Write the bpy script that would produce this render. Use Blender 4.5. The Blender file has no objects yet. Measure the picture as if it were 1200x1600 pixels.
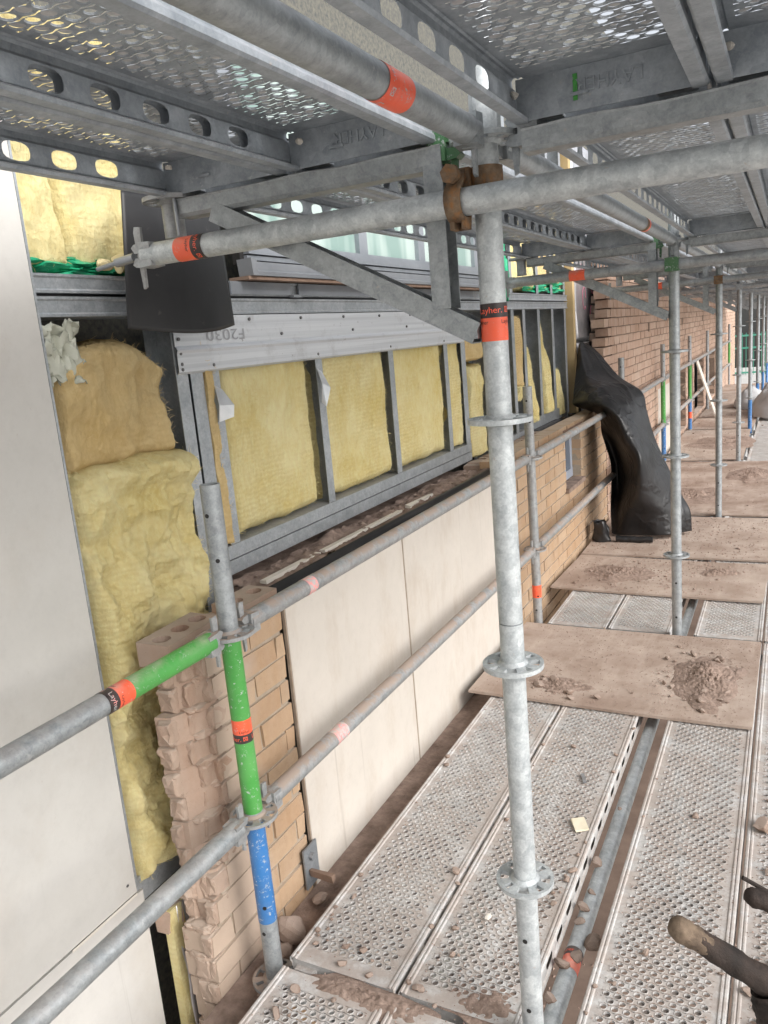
import bpy, math, random
import numpy as np
from mathutils import Vector, Matrix, Euler, noise
rnd = random.Random(7)
scene = bpy.context.scene
col = scene.collection
D = bpy.data
# ------------------------------------------------------------------ camera, sky, sun, exposure
CAM = Vector((0.4959, -1.4524, 1.6659)); CROT = Euler((1.3585, 0.0861, 0.4647), 'XYZ'); FPX = 1240.67
cd = D.cameras.new('camera'); cam = D.objects.new('camera', cd); col.objects.link(cam)
cam.location = CAM; cam.rotation_euler = CROT
cd.sensor_fit = 'VERTICAL'; cd.sensor_height = 36; cd.sensor_width = 27; cd.lens = 36*FPX/1600
cd.clip_start = 0.02; cd.clip_end = 2000
scene.camera = cam
w = D.worlds.new('World'); scene.world = w; w.use_nodes = True
nt = w.node_tree; bg = nt.nodes['Background']
sky = nt.nodes.new('ShaderNodeTexSky'); sky.sky_type = 'NISHITA'; sky.sun_disc = False
SUN_EL, SUN_AZ = math.radians(36), math.radians(108)      # azimuth clockwise from +Y
sky.sun_elevation = SUN_EL; sky.sun_rotation = SUN_AZ; sky.dust_density = 4.0; sky.air_density = 1.0
hs = nt.nodes.new('ShaderNodeHueSaturation'); hs.inputs['Saturation'].default_value = 0.26
nt.links.new(sky.outputs[0], hs.inputs['Color']); nt.links.new(hs.outputs[0], bg.inputs['Color'])
bg.inputs['Strength'].default_value = 0.15
sd = D.lights.new('overcast_sun', 'SUN'); sd.energy = 0.5; sd.angle = math.radians(26); sd.color = (1, .995, .985)
so = D.objects.new('overcast_sun', sd); col.objects.link(so)
sv = Vector((math.sin(SUN_AZ)*math.cos(SUN_EL), math.cos(SUN_AZ)*math.cos(SUN_EL), math.sin(SUN_EL)))
so.rotation_euler = sv.to_track_quat('Z', 'Y').to_euler()
scene.view_settings.view_transform = 'Standard'; scene.view_settings.look = 'None'
scene.view_settings.exposure = 0.92; scene.view_settings.gamma = 1
scene.render.engine = 'CYCLES'
scene.cycles.max_bounces = 8; scene.cycles.diffuse_bounces = 5; scene.cycles.caustics_reflective = False
CM = CROT.to_matrix()
def ray(px, py): return CM @ Vector(((px-600)/FPX, (800-py)/FPX, -1))
def at(px, py, ax, v):
    d = ray(px, py); i = 'xyz'.index(ax); return CAM + d*((v-CAM[i])/d[i])

# ------------------------------------------------------------------ materials
class NT:
    def __init__(s, name):
        s.m = D.materials.new(name); s.m.use_nodes = True; s.t = s.m.node_tree; s.n = s.t.nodes
        s.b = s.n['Principled BSDF']; s.tc = s.n.new('ShaderNodeTexCoord')
        oi = s.n.new('ShaderNodeObjectInfo'); mu = s.n.new('ShaderNodeVectorMath'); mu.operation = 'ADD'
        sc = s.n.new('ShaderNodeMath'); sc.operation = 'MULTIPLY'; sc.inputs[1].default_value = 37
        s.t.links.new(oi.outputs['Random'], sc.inputs[0]); s.t.links.new(s.tc.outputs['Object'], mu.inputs[0]); s.t.links.new(sc.outputs[0], mu.inputs[1])
        s.co = mu.outputs[0]; s.rand = oi.outputs['Random']
    def L(s, a, b): s.t.links.new(a, b)
    def mapv(s, scale):
        m = s.n.new('ShaderNodeMapping'); m.inputs['Scale'].default_value = scale; s.L(s.co, m.inputs[0]); return m.outputs[0]
    def noise(s, scale, detail=6, rough=.6, vec=None):
        n = s.n.new('ShaderNodeTexNoise'); n.inputs['Scale'].default_value = scale; n.inputs['Detail'].default_value = detail
        n.inputs['Roughness'].default_value = rough; s.L(vec or s.co, n.inputs['Vector']); return n.outputs['Fac']
    def vor(s, scale, vec=None, out='Color'):
        n = s.n.new('ShaderNodeTexVoronoi'); n.inputs['Scale'].default_value = scale; s.L(vec or s.co, n.inputs['Vector']); return n.outputs[out]
    def ramp(s, f, stops):
        r = s.n.new('ShaderNodeValToRGB'); e = r.color_ramp.elements
        for i, (p, c) in enumerate(stops):
            x = e[i] if i < 2 else e.new(p)
            x.position = p; x.color = (c, c, c, 1) if isinstance(c, (int, float)) else (*c, 1)
        s.L(f, r.inputs[0]); return r.outputs[0]
    def mix(s, f, a, b, mode='MIX'):
        m = s.n.new('ShaderNodeMix'); m.data_type = 'RGBA'; m.blend_type = mode
        for v, k in ((f, 0), (a, 6), (b, 7)):
            if isinstance(v, (int, float)): m.inputs[k].default_value = v if k == 0 else (v, v, v, 1)
            elif isinstance(v, tuple): m.inputs[k].default_value = (*v, 1)
            else: s.L(v, m.inputs[k])
        return m.outputs[2]
    def math(s, op, a, b=0.0):
        m = s.n.new('ShaderNodeMath'); m.operation = op
        for i, v in enumerate((a, b)):
            if isinstance(v, (int, float)): m.inputs[i].default_value = v
            else: s.L(v, m.inputs[i])
        return m.outputs[0]
    def up(s, lo=.3, hi=.9):                              # how far a face looks upwards: settled dust lies there
        g = s.n.new('ShaderNodeNewGeometry'); x = s.n.new('ShaderNodeSeparateXYZ'); s.L(g.outputs['Normal'], x.inputs[0])
        return s.ramp(x.outputs[2], [(0, 0), (lo, 0), (hi, 1)])
    def island(s): return s.n.new('ShaderNodeNewGeometry').outputs['Random Per Island']
    def bump(s, h, st=.3, dist=.01, prev=None):
        b = s.n.new('ShaderNodeBump'); b.inputs['Strength'].default_value = st; b.inputs['Distance'].default_value = dist
        s.L(h, b.inputs['Height']);
        if prev: s.L(prev, b.inputs['Normal'])
        s.L(b.outputs[0], s.b.inputs['Normal']); return b.outputs[0]
    def out(s, colr, rough=.6, metal=0.0, spec=.5):
        for k, v in (('Base Color', colr), ('Roughness', rough), ('Metallic', metal), ('Specular IOR Level', spec)):
            if isinstance(v, (int, float)): s.b.inputs[k].default_value = v
            elif isinstance(v, tuple): s.b.inputs[k].default_value = (*v, 1)
            else: s.L(v, s.b.inputs[k])
        return s.m
DUST = (.35, .28, .235)
def galv(name, a=(.40, .43, .45), b=(.60, .63, .64), dust=.35, metal=.55, rough=.5, dark=.2, spang=70):
    s = NT(name)
    sp = s.vor(spang); spf = s.math('ADD', s.math('ADD', s.math('MULTIPLY', s.noise(30, 6, .7), .5), s.math('MULTIPLY', s.noise(190, 4, .7), .34)), s.math('MULTIPLY', s.ramp(sp, [(0, 0), (1, 1)]), .15))
    c = s.mix(s.ramp(spf, [(.36, 0), (.62, 1)]), a, b)
    st = s.ramp(s.noise(7, 8, .7), [(.45, 0), (.75, 1)])
    c = s.mix(s.math('MULTIPLY', st, dark*2), c, tuple(x*.55 for x in a))
    sc = s.ramp(s.noise(1, 8, .75, s.mapv((26, 26, 26))), [(.62, 0), (.68, 1)])
    c = s.mix(s.math('MULTIPLY', sc, .4), c, (.72, .73, .72))
    spl = s.ramp(s.noise(70, 5, .6), [(.69, 0), (.72, 1)]); c = s.mix(s.math('MULTIPLY', spl, .55), c, (.50, .44, .39))
    drk = s.ramp(s.noise(48, 5, .7), [(.68, 0), (.74, 1)]); c = s.mix(s.math('MULTIPLY', drk, .4), c, (.12, .12, .12))
    dn = s.ramp(s.noise(11, 8, .7), [(.40, .08), (.54, 1)])
    df = s.math('MULTIPLY', s.math('MULTIPLY', s.math('ADD', s.up(.1, .8), .18), dn), dust)
    c = s.mix(df, c, DUST)
    s.bump(s.noise(60, 6, .7), .12, .004)
    return s.out(c, s.mix(df, s.ramp(spf, [(.2, rough-.08), (.8, rough+.12)]), .9), s.math('MULTIPLY', s.math('SUBTRACT', 1, df), metal))
def paint(name, c, chip=.62, dust=.5):
    s = NT(name); n = s.ramp(s.noise(75, 8, .8), [(chip-.03, 0), (chip+.02, 1)])
    cc = s.mix(s.ramp(s.noise(6), [(.3, 0), (.7, 1)]), c, tuple(min(1, x*1.25+.01) for x in c))
    cc = s.mix(n, cc, (.5, .52, .52))
    df = s.math('MULTIPLY', s.math('MULTIPLY', s.math('ADD', s.up(.2, .9), .15), s.ramp(s.noise(13, 8, .7), [(.4, 0), (.65, 1)])), dust)
    return s.out(s.mix(df, cc, (.55, .47, .41)), s.mix(df, .38, .9))
M = {}
M['galv'] = galv('galvanised_tube', (.27, .295, .31), (.47, .50, .515), dust=.25, rough=.45)
M['galv_bright'] = galv('bright_galvanised_tube', (.38, .415, .435), (.70, .735, .74), dust=.10, metal=.45, dark=.22, spang=60)
M['galv_dusty'] = galv('dusty_galvanised_tube', (.27, .29, .30), (.46, .48, .49), dust=1.0, dark=.15)
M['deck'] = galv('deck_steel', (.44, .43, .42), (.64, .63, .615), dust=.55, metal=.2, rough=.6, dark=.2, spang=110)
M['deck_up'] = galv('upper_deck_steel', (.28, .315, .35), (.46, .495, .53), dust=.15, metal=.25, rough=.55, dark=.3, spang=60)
M['frame_steel'] = galv('steel_stud', (.34, .375, .405), (.53, .56, .585), dust=.25, metal=.6, rough=.42, dark=.25, spang=140)
M['dark_steel'] = galv('dark_grey_steel', (.2, .22, .24), (.32, .34, .36), dust=.2, metal=.5)  # darker grey galvanised steel
M['green'] = paint('green_paint', (.06, .29, .055)); M['blue'] = paint('blue_paint', (.03, .15, .38), .60)
M['dkgreen'] = paint('coupler_green', (.05, .15, .06), .6, .6)
M['orange'] = paint('orange_sticker', (.85, .105, .04), .62, .5)
M['pink'] = paint('faded_sticker', (.85, .30, .28), .5, .8)
M['black_ink'] = paint('sticker_black', (.03, .02, .02), .75, .15)
M['orange_ink'] = paint('sticker_letters', (.95, .12, .06), .9, 0)
def simple(name, a, b, scale=8, rough=.8, bump=.2, bs=40, metal=0, spec=.4, dist=.004):
    s = NT(name); c = s.mix(s.ramp(s.noise(scale, 8, .65), [(.3, 0), (.7, 1)]), a, b)
    if bump: s.bump(s.noise(bs, 8, .7), bump, dist)
    return s.out(c, rough, metal, spec)
def rusty():
    s = NT('rusty_cast_steel'); n = s.noise(25, 8, .7)
    c = s.mix(s.ramp(n, [(.35, 0), (.65, 1)]), (.10, .055, .03), (.28, .20, .13)); c = s.mix(s.ramp(s.noise(60), [(.5, 0), (.7, 1)]), c, (.33, .16, .06))
    s.bump(n, .4, .004); return s.out(c, .75, .3)
M['rust'] = rusty()
def brickm(name, pal, dust, dustcol=(.50, .405, .32)):
    s = NT(name); i = s.island(); c = s.ramp(i, [(k/(len(pal)-1), p) for k, p in enumerate(pal)])
    sp = s.ramp(s.vor(160, out='Distance'), [(.10, 0), (.2, 1)]); gate = s.ramp(s.noise(70, 3), [(.53, 1), (.60, 0)])
    c = s.mix(s.math('MULTIPLY', s.math('SUBTRACT', 1, s.math('MAXIMUM', sp, gate)), .8), c, (.10, .05, .03))
    c = s.mix(s.ramp(s.noise(40, 8, .7), [(.3, .25), (.7, 0)]), c, (.24, .13, .07))
    st = s.noise(1, 8, .7, s.mapv((9, 9, 2.0)))
    g = s.math('ADD', s.math('MULTIPLY', s.ramp(st, [(.4, 0), (.66, 1)]), dust), s.math('MULTIPLY', s.up(.3, .8), .75))
    g = s.math('MINIMUM', g, 1.0)
    c = s.mix(g, c, dustcol); s.bump(s.noise(90, 8, .75), .5, .003)
    return s.out(c, .92, 0, .2)
def pillar_brick():
    m = brickm('dusted_pillar_brick', [(.39, .265, .165), (.48, .335, .215), (.43, .285, .175), (.50, .36, .24), (.41, .285, .185)], .3); t = m.node_tree; n = t.nodes
    b = n['Principled BSDF']; src = b.inputs['Base Color'].links[0].from_socket
    tc = n.new('ShaderNodeTexCoord'); x = n.new('ShaderNodeSeparateXYZ'); t.links.new(tc.outputs['Object'], x.inputs[0])
    no = n.new('ShaderNodeTexNoise'); no.inputs['Scale'].default_value = 7; no.inputs['Detail'].default_value = 8; t.links.new(tc.outputs['Object'], no.inputs['Vector'])
    ad = n.new('ShaderNodeMath'); ad.operation = 'MULTIPLY_ADD'; t.links.new(no.outputs['Fac'], ad.inputs[0]); ad.inputs[1].default_value = -.26; t.links.new(x.outputs[1], ad.inputs[2])
    r = n.new('ShaderNodeValToRGB'); r.color_ramp.elements[0].position = .0; r.color_ramp.elements[0].color = (.85, .85, .85, 1); r.color_ramp.elements[1].position = .09; r.color_ramp.elements[1].color = (0, 0, 0, 1); t.links.new(ad.outputs[0], r.inputs[0])
    mx = n.new('ShaderNodeMix'); mx.data_type = 'RGBA'; t.links.new(r.outputs[0], mx.inputs[0]); t.links.new(src, mx.inputs[6]); mx.inputs[7].default_value = (.46, .365, .295, 1); t.links.new(mx.outputs[2], b.inputs['Base Color']); return m
M['brick_pillar'] = pillar_brick()
M['brick'] = brickm('buff_brick', [(.39, .265, .165), (.48, .335, .215), (.43, .285, .175), (.50, .36, .24), (.41, .285, .185)], .35)
M['brick_far'] = brickm('dusty_pink_brick', [(.45, .30, .22), (.53, .37, .285), (.48, .325, .245), (.56, .41, .32)], .45, (.58, .46, .39))
M['brick_broken'] = brickm('broken_brick', [(.36, .25, .19), (.45, .33, .26), (.40, .27, .20)], .7, (.41, .33, .27))
M['mortar'] = simple('mortar', (.30, .25, .19), (.42, .35, .28), 20, .95, .5, 80)
M['mortar_dark'] = simple('weathered_mortar', (.20, .145, .11), (.30, .22, .17), 20, .95, .5, 80)
M['rubble'] = brickm('mortar_rubble', [(.22, .16, .13), (.32, .245, .205), (.19, .135, .105), (.30, .24, .205)], .2, (.36, .285, .24))
M['cream_chip'] = simple('cream_fragment', (.62, .55, .40), (.72, .66, .52), 12)
M['crumbs'] = simple('rubble_crumbs', (.22, .15, .12), (.40, .30, .25), 60, .95, 0)
def board_m(name, base, stain, amt, streak=(3, 3, 2.2)):
    s = NT(name); c = s.mix(s.ramp(s.noise(5, 8, .7), [(.35, 0), (.65, 1)]), base, tuple(x*.93 for x in base))
    n1 = s.ramp(s.noise(1, 8, .72, s.mapv(streak)), [(.48, 0), (.72, 1)])
    c = s.mix(s.math('MULTIPLY', n1, amt), c, stain)
    dr = s.math('MULTIPLY', s.ramp(s.noise(1, 3, .5, s.mapv((30, 30, .5))), [(.66, 0), (.72, 1)]), s.ramp(s.noise(1.3, 3), [(.48, 0), (.6, 1)])); c = s.mix(s.math('MULTIPLY', dr, .35), c, tuple(x*.55 for x in stain))
    c = s.mix(s.math('MULTIPLY', s.ramp(s.noise(28, 8, .8), [(.5, 0), (.7, 1)]), .35), c, tuple(x*.8 for x in base))
    fl = s.ramp(s.noise(1, 5, .8, s.mapv((60, 60, 25))), [(.66, 0), (.70, 1)]); big = s.ramp(s.noise(2.2, 4), [(.45, 0), (.6, 1)])
    c = s.mix(s.math('MULTIPLY', s.math('MULTIPLY', fl, big), .4), c, (.33, .24, .16))
    s.bump(s.noise(120, 6, .7), .1, .002); return s.out(c, .75, 0, .3)
M['sheath'] = board_m('cement_board', (.575, .56, .53), (.47, .435, .39), .6)
M['wboard'] = board_m('cream_board', (.585, .54, .485), (.45, .38, .31), .75, (6, 6, 2.4))
M['wboard_edge'] = simple('board_edge', (.32, .24, .18), (.45, .36, .28), 20)
def ply():
    s = NT('dusty_plywood'); n = s.noise(3.2, 8, .68); c = s.mix(s.ramp(n, [(.38, 0), (.62, 1)]), (.43, .345, .29), (.25, .175, .135))
    c = s.mix(s.ramp(s.noise(1, 6, .7, s.mapv((14, 2, 2))), [(.5, 0), (.75, .5)]), c, (.56, .46, .39))
    c = s.mix(s.ramp(s.noise(2.1, 3, .5), [(.55, 0), (.70, .7)]), c, (.20, .125, .09))
    c = s.mix(s.math('MULTIPLY', s.rand, .3), c, (.58, .49, .42))
    s.bump(s.noise(45, 8, .8), .35, .006); return s.out(c, .93, 0, .2)
M['ply'] = ply()
def insul(name, a, b, dk):
    s = NT(name); c = s.mix(s.ramp(s.noise(5.5, 8, .65), [(.3, 0), (.72, 1)]), a, b)
    fib = s.noise(1, 10, .8, s.mapv((40, 60, 22))); c = s.mix(s.ramp(fib, [(.45, 0), (.75, .5)]), c, tuple(min(1, x*1.25) for x in b))
    wv = s.n.new('ShaderNodeTexWave'); wv.wave_type = 'BANDS'; wv.bands_direction = 'Z'; wv.inputs['Scale'].default_value = 16; wv.inputs['Distortion'].default_value = 5.5
    wv.inputs['Detail'].default_value = 3; wv.inputs['Detail Scale'].default_value = 2.2; s.L(s.mapv((1, 1.3, 1.2)), wv.inputs['Vector'])
    pat = s.ramp(s.noise(2.5, 3), [(.42, 0), (.6, 1)])
    c = s.mix(s.math('MULTIPLY', s.math('MULTIPLY', wv.outputs['Fac'], pat), .16), c, dk)
    c = s.mix(s.ramp(s.noise(9, 9, .75), [(.60, 0), (.78, .6)]), c, dk)
    b1 = s.bump(s.math('MULTIPLY', wv.outputs['Fac'], pat), .2, .008); s.bump(fib, .8, .02, b1)
    return s.out(c, .97, 0, .05)
M['ins'] = insul('yellow_glass_wool', (.77, .61, .235), (.905, .81, .48), (.46, .31, .09))
M['ins_or'] = insul('old_brown_glass_wool', (.70, .50, .22), (.80, .64, .36), (.47, .27, .09))
M['foam'] = simple('cream_foam', (.66, .54, .28), (.74, .64, .40), 10, .9, .3)
def membrane():
    s = NT('black_membrane'); n = s.noise(4, 8, .65); c = s.mix(s.ramp(n, [(.4, 0), (.7, 1)]), (.010, .010, .011), (.026, .025, .026))
    sc = s.ramp(s.noise(1, 8, .8, s.mapv((9, 9, 26))), [(.66, 0), (.73, .5)]); c = s.mix(sc, c, (.14, .12, .115))
    r1 = s.math('ABSOLUTE', s.math('SUBTRACT', s.noise(4.5, 3, .5), .5)); r2 = s.math('ABSOLUTE', s.math('SUBTRACT', s.noise(11, 3, .5), .5))
    b1 = s.bump(s.ramp(r1, [(0, 1), (.05, 0)]), .22, .02); s.bump(s.ramp(r2, [(0, 1), (.05, 0)]), .08, .008, b1); return s.out(c, s.ramp(s.noise(6), [(.3, .33), (.7, .50)]), 0, .5)
M['membrane'] = membrane()
M['plug'] = simple('darkened_hole_dust', (.12, .10, .088), (.22, .19, .17), 40, .95, .3)  # dust discs, colour darkened to deepen the shade in the deck holes
M['plug_up'] = simple('grey_hole_discs', (.42, .42, .42), (.62, .61, .60), 60, .9, .3)  # lighter grey discs closing many of the upper deck holes
def flapm():
    s = NT('scuffed_black_membrane'); c = s.mix(s.ramp(s.noise(5, 6, .6), [(.35, 0), (.7, 1)]), (.014, .014, .015), (.03, .029, .03))
    sc = s.ramp(s.noise(16, 6, .75), [(.64, 0), (.72, .6)]); c = s.mix(sc, c, (.13, .115, .105)); s.bump(s.noise(3, 3, .5), .12, .02); return s.out(c, .42, 0, .45)
M['flap'] = flapm()
M['black'] = simple('black_plastic', (.012, .012, .013), (.03, .028, .027), 6, .4, .1)
M['dark'] = simple('shade_fill', (.05, .053, .06), (.11, .11, .115), 14, .8, .2)  # near-black tone painted for the shade inside gaps and openings
M['lining'] = simple('speckled_dark_lining', (.07, .075, .08), (.20, .19, .15), 55, .8, .3)
M['greenpoly'] = simple('green_plastic_sheet', (.01, .30, .14), (.03, .42, .22), 5, .35, .3, 12)
M['timber'] = simple('pale_timber', (.50, .36, .17), (.64, .48, .26), 6, .75, .2)
M['oldwood'] = simple('dusty_brown_timber', (.16, .10, .07), (.30, .21, .16), 9, .9, .4)
M['dirt'] = simple('dust_layer', (.14, .095, .075), (.38, .285, .235), 14, .97, .8, 50, dist=.012)
M['dirt2'] = simple('heaped_mortar_dust', (.21, .148, .115), (.38, .285, .235), 30, .97, .9, 70, dist=.01)
M['alu'] = simple('mill_aluminium', (.27, .29, .32), (.38, .40, .43), 6, .38, .06, metal=.55)
M['grey_alu'] = simple('grey_window_frame', (.17, .18, .195), (.24, .25, .265), 4, .4, .03)
M['blue_grey'] = simple('grey_blue_plastic_frame', (.30, .34, .41), (.36, .40, .47), 4, .4, .03)
M['clear'] = simple('crumpled_clear_plastic', (.40, .41, .34), (.56, .57, .49), 12, .25, .3, 20)
M['tarp'] = simple('grey_dust_sheet', (.40, .40, .405), (.54, .54, .545), 3, .5, .3, 10)
M['lowdeck'] = simple('lower_lift_dust', (.13, .09, .07), (.24, .175, .14), 3, .95, .3, 30)
M['ground'] = simple('site_ground', (.44, .42, .39), (.56, .54, .51), .4, .95, .3, 4)
M['white_plank'] = simple('pale_plank', (.62, .57, .50), (.70, .66, .60), 5)
M['tape'] = simple('silver_tape', (.62, .64, .66), (.78, .80, .82), 14, .3, .15, 30, metal=.6)
M['clay'] = simple('worn_tip', (.05, .034, .025), (.24, .175, .12), 55, .85, .6)
M['screw'] = simple('screw_head', (.12, .12, .12), (.2, .2, .2), 30, .5, 0, metal=.6)
M['marker'] = simple('marker_ink', (.30, .31, .33), (.36, .37, .39), 30, .6, 0)
M['red_ink'] = simple('red_print', (.55, .16, .24), (.6, .25, .32), 30, .6, 0)
M['mesh_green'] = simple('green_fence', (.06, .30, .20), (.12, .38, .28), 5, .6, 0)
def flashing():
    s = NT('streaky_aluminium'); n = s.noise(1, 4, .6, s.mapv((4, .7, 90))); c = s.mix(s.ramp(n, [(.35, 0), (.65, 1)]), (.55, .575, .605), (.70, .725, .755))
    st = s.ramp(s.noise(7, 8, .75), [(.55, 0), (.68, .5)]); c = s.mix(st, c, (.40, .40, .41)); dr = s.ramp(s.noise(40, 5, .7), [(.66, 0), (.7, .7)]); c = s.mix(dr, c, (.22, .20, .19)); return s.out(c, .45, .35)
M['flash'] = flashing()
def foil():
    s = NT('foil_facing'); c = s.mix(s.ramp(s.noise(9, 8, .7), [(.3, 0), (.7, 1)]), (.50, .50, .53), (.80, .80, .83)); s.bump(s.noise(22, 6, .7), .35, .01)
    return s.out(c, .3, .7)
M['foil'] = foil()
def glass():
    s = NT('painted_reflection_glass'); c = s.mix(s.ramp(s.noise(1, 2, .5, s.mapv((1, 6, 1))), [(.45, 0), (.55, 1)]), (.22, .32, .29), (.42, .51, .475)); return s.out(c, .12, 0, .4)  # mint tone and pale bars paint in reflected daylight and the view through
M['glass'] = glass()
M['glass_dark'] = simple('dark_window_glass', (.05, .055, .06), (.10, .105, .11), 3, .08, 0, spec=.8)

# ------------------------------------------------------------------ mesh helpers
class MB:
    def __init__(s): s.v = []; s.f = []; s.mi = []; s.cur = 0
    def add(s, vs, fs):
        o = len(s.v); s.v += [tuple(v) for v in vs]; s.f += [tuple(o+i for i in f) for f in fs]; s.mi += [s.cur]*len(fs); return s
    def box(s, a, b, rot=None, jit=0):
        x0, y0, z0 = a; x1, y1, z1 = b
        vs = [Vector(p) for p in ((x0, y0, z0), (x1, y0, z0), (x1, y1, z0), (x0, y1, z0), (x0, y0, z1), (x1, y0, z1), (x1, y1, z1), (x0, y1, z1))]
        if jit: vs = [v+Vector([rnd.uniform(-jit, jit) for _ in 'xyz']) for v in vs]
        if rot is not None:
            c = sum(vs, Vector())/8; vs = [c+rot@(v-c) for v in vs]
        return s.add(vs, [(0, 3, 2, 1), (4, 5, 6, 7), (0, 1, 5, 4), (1, 2, 6, 5), (2, 3, 7, 6), (3, 0, 4, 7)])
    def tube(s, p0, p1, r, n=24, r1=None, cap=True, hollow=0, seg=1, wob=0):
        p0, p1 = Vector(p0), Vector(p1); d = (p1-p0).normalized(); a = d.orthogonal().normalized(); b = d.cross(a); r1 = r1 or r
        vs = []; fs = []
        for k in range(seg+1):
            t = k/seg; rr = r+(r1-r)*t; c = p0.lerp(p1, t)
            if wob and 0 < k < seg: c = c+Vector([rnd.uniform(-wob, wob) for _ in 'xyz'])
            vs += [c+a*math.cos(i*2*math.pi/n)*rr+b*math.sin(i*2*math.pi/n)*rr for i in range(n)]
        for k in range(seg): fs += [(k*n+i, k*n+(i+1) % n, (k+1)*n+(i+1) % n, (k+1)*n+i) for i in range(n)]
        e = seg*n
        if hollow:
            o = len(vs); ri = r1-hollow
            for c in (p1, p1-d*.12): vs += [c+a*math.cos(i*2*math.pi/n)*ri+b*math.sin(i*2*math.pi/n)*ri for i in range(n)]
            fs += [(e+i, e+(i+1) % n, o+(i+1) % n, o+i) for i in range(n)]+[(o+i, o+(i+1) % n, o+n+(i+1) % n, o+n+i) for i in range(n)]
            fs += [tuple(o+n+i for i in range(n))]
        elif cap: fs += [tuple(e+i for i in range(n))]
        if cap: fs += [tuple(range(n))[::-1]]
        return s.add(vs, fs)
    def path(s, pts, r, n=8):
        for p, q in zip(pts, pts[1:]): s.tube(p, q, r, n)
        return s
    def bar(s, p0, p1, wd, ht, upv=(0, 0, 1)):         # box bar from p0 to p1
        p0, p1 = Vector(p0), Vector(p1); d = (p1-p0).normalized(); sx = d.cross(Vector(upv)).normalized()*wd/2; u = sx.cross(d).normalized()*ht/2
        vs = [p+sa*sx+sb*u for p in (p0, p1) for sa, sb in ((-1, -1), (1, -1), (1, 1), (-1, 1))]
        return s.add(vs, [(0, 1, 2, 3)[::-1], (4, 5, 6, 7), (0, 1, 5, 4), (1, 2, 6, 5), (2, 3, 7, 6), (3, 0, 4, 7)])
    def prism(s, poly, t0, t1, f):                      # polygon (a,b) swept t0..t1; f(a,b,t)->xyz
        n = len(poly); vs = [f(a, b, t0) for a, b in poly]+[f(a, b, t1) for a, b in poly]
        return s.add(vs, [tuple(range(n))[::-1], tuple(range(n, 2*n))]+[(i, (i+1) % n, n+(i+1) % n, n+i) for i in range(n)])
    def sheet(s, prof, t0, t1, f, closed=False):        # open profile swept
        n = len(prof); vs = [f(a, b, t0) for a, b in prof]+[f(a, b, t1) for a, b in prof]
        return s.add(vs, [(i, i+1, n+i+1, n+i) for i in range(n-1)])
    def grid(s, nu, nv, f):
        vs = [f(i/nu, j/nv) for j in range(nv+1) for i in range(nu+1)]
        return s.add(vs, [(j*(nu+1)+i, j*(nu+1)+i+1, (j+1)*(nu+1)+i+1, (j+1)*(nu+1)+i) for j in range(nv) for i in range(nu)])
    def hole(s, cu, cv, hu, hv, ru, rv, f, lip=(), n=8, sq=1):      # rectangular cell with an elliptical hole, lip = [(scale, dz)...]
        vs = []; fs = []
        for i in range(n):
            a = i*2*math.pi/n; c, q = math.cos(a), math.sin(a); m = max(abs(c), abs(q)); vs.append(f(cu+c/m*hu, cv+q/m*hv, 0))
        for sc, dz in ((1, 0),)+tuple(lip):
            for i in range(n):
                a = i*2*math.pi/n; c, q = math.cos(a), math.sin(a)
                if sq != 1: c, q = math.copysign(abs(c)**sq, c), math.copysign(abs(q)**sq, q)
                vs.append(f(cu+c*ru*sc, cv+q*rv*sc, dz))
        for k in range(1+len(lip)): fs += [(k*n+i, k*n+(i+1) % n, (k+1)*n+(i+1) % n, (k+1)*n+i) for i in range(n)]
        return s.add(vs, fs)
    def mesh(s, name, mats, smooth=False):
        me = D.meshes.new(name); me.from_pydata(s.v, [], s.f)
        for m in (mats if isinstance(mats, (list, tuple)) else [mats]): me.materials.append(M[m] if isinstance(m, str) else m)
        if any(s.mi): me.polygons.foreach_set('material_index', s.mi)
        if smooth: me.shade_smooth() if hasattr(me, 'shade_smooth') else None
        if smooth:
            try: me.set_sharp_from_angle(angle=math.radians(40))
            except Exception: pass
        me.update(); return me
    def obj(s, name, mats, parent=None, smooth=False, loc=(0, 0, 0)):
        o = D.objects.new(name, s.mesh(name, mats, smooth)); col.objects.link(o); o.location = loc
        if parent: o.parent = parent
        return o
def tag(o, label, cat, group=None, kind=None):
    if label: o['label'] = label
    if cat: o['category'] = cat
    if group: o['group'] = group
    if kind: o['kind'] = kind
    return o
def empty(name, loc, label, cat, group=None):
    o = D.objects.new(name, None); col.objects.link(o); o.location = loc; o.empty_display_size = .05
    return tag(o, label, cat, group)
def kids(o): return [c for c in list(D.objects) if c.parent == o]
def dup(o, loc=None, label=None, parent=None, group=None, rot=None):
    c = o.copy(); col.objects.link(c); c.parent = parent
    for k in KIDS.get(o.name, None) or kids(o): dup(k, parent=c)
    if loc is not None: c.location = loc
    if rot is not None: c.rotation_euler = rot
    if label: c['label'] = label
    if group: c['group'] = group
    return c
KIDS = {}
def solid(o, t, off=0):
    m = o.modifiers.new('thickness', 'SOLIDIFY'); m.thickness = t; m.offset = off; return o
def textmesh(txt, size, mat, name, fn, parent=None, extr=0):
    cu = D.curves.new('letters', 'FONT'); cu.body = txt; cu.size = size; cu.align_x = 'CENTER'; cu.align_y = 'CENTER'; cu.extrude = extr
    to = D.objects.new('letters', cu); col.objects.link(to); dg = bpy.context.evaluated_depsgraph_get()
    me = D.meshes.new_from_object(to.evaluated_get(dg)); D.objects.remove(to); D.curves.remove(cu)
    for v in me.vertices: v.co = fn(v.co)
    me.name = name; me.materials.clear(); me.materials.append(M[mat]); o = D.objects.new(name, me); col.objects.link(o)
    if parent: o.parent = parent
    return o
def fbm(x, y, z, o=5): return noise.fractal(Vector((x, y, z)), 1.0, 2.0, o)
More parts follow.
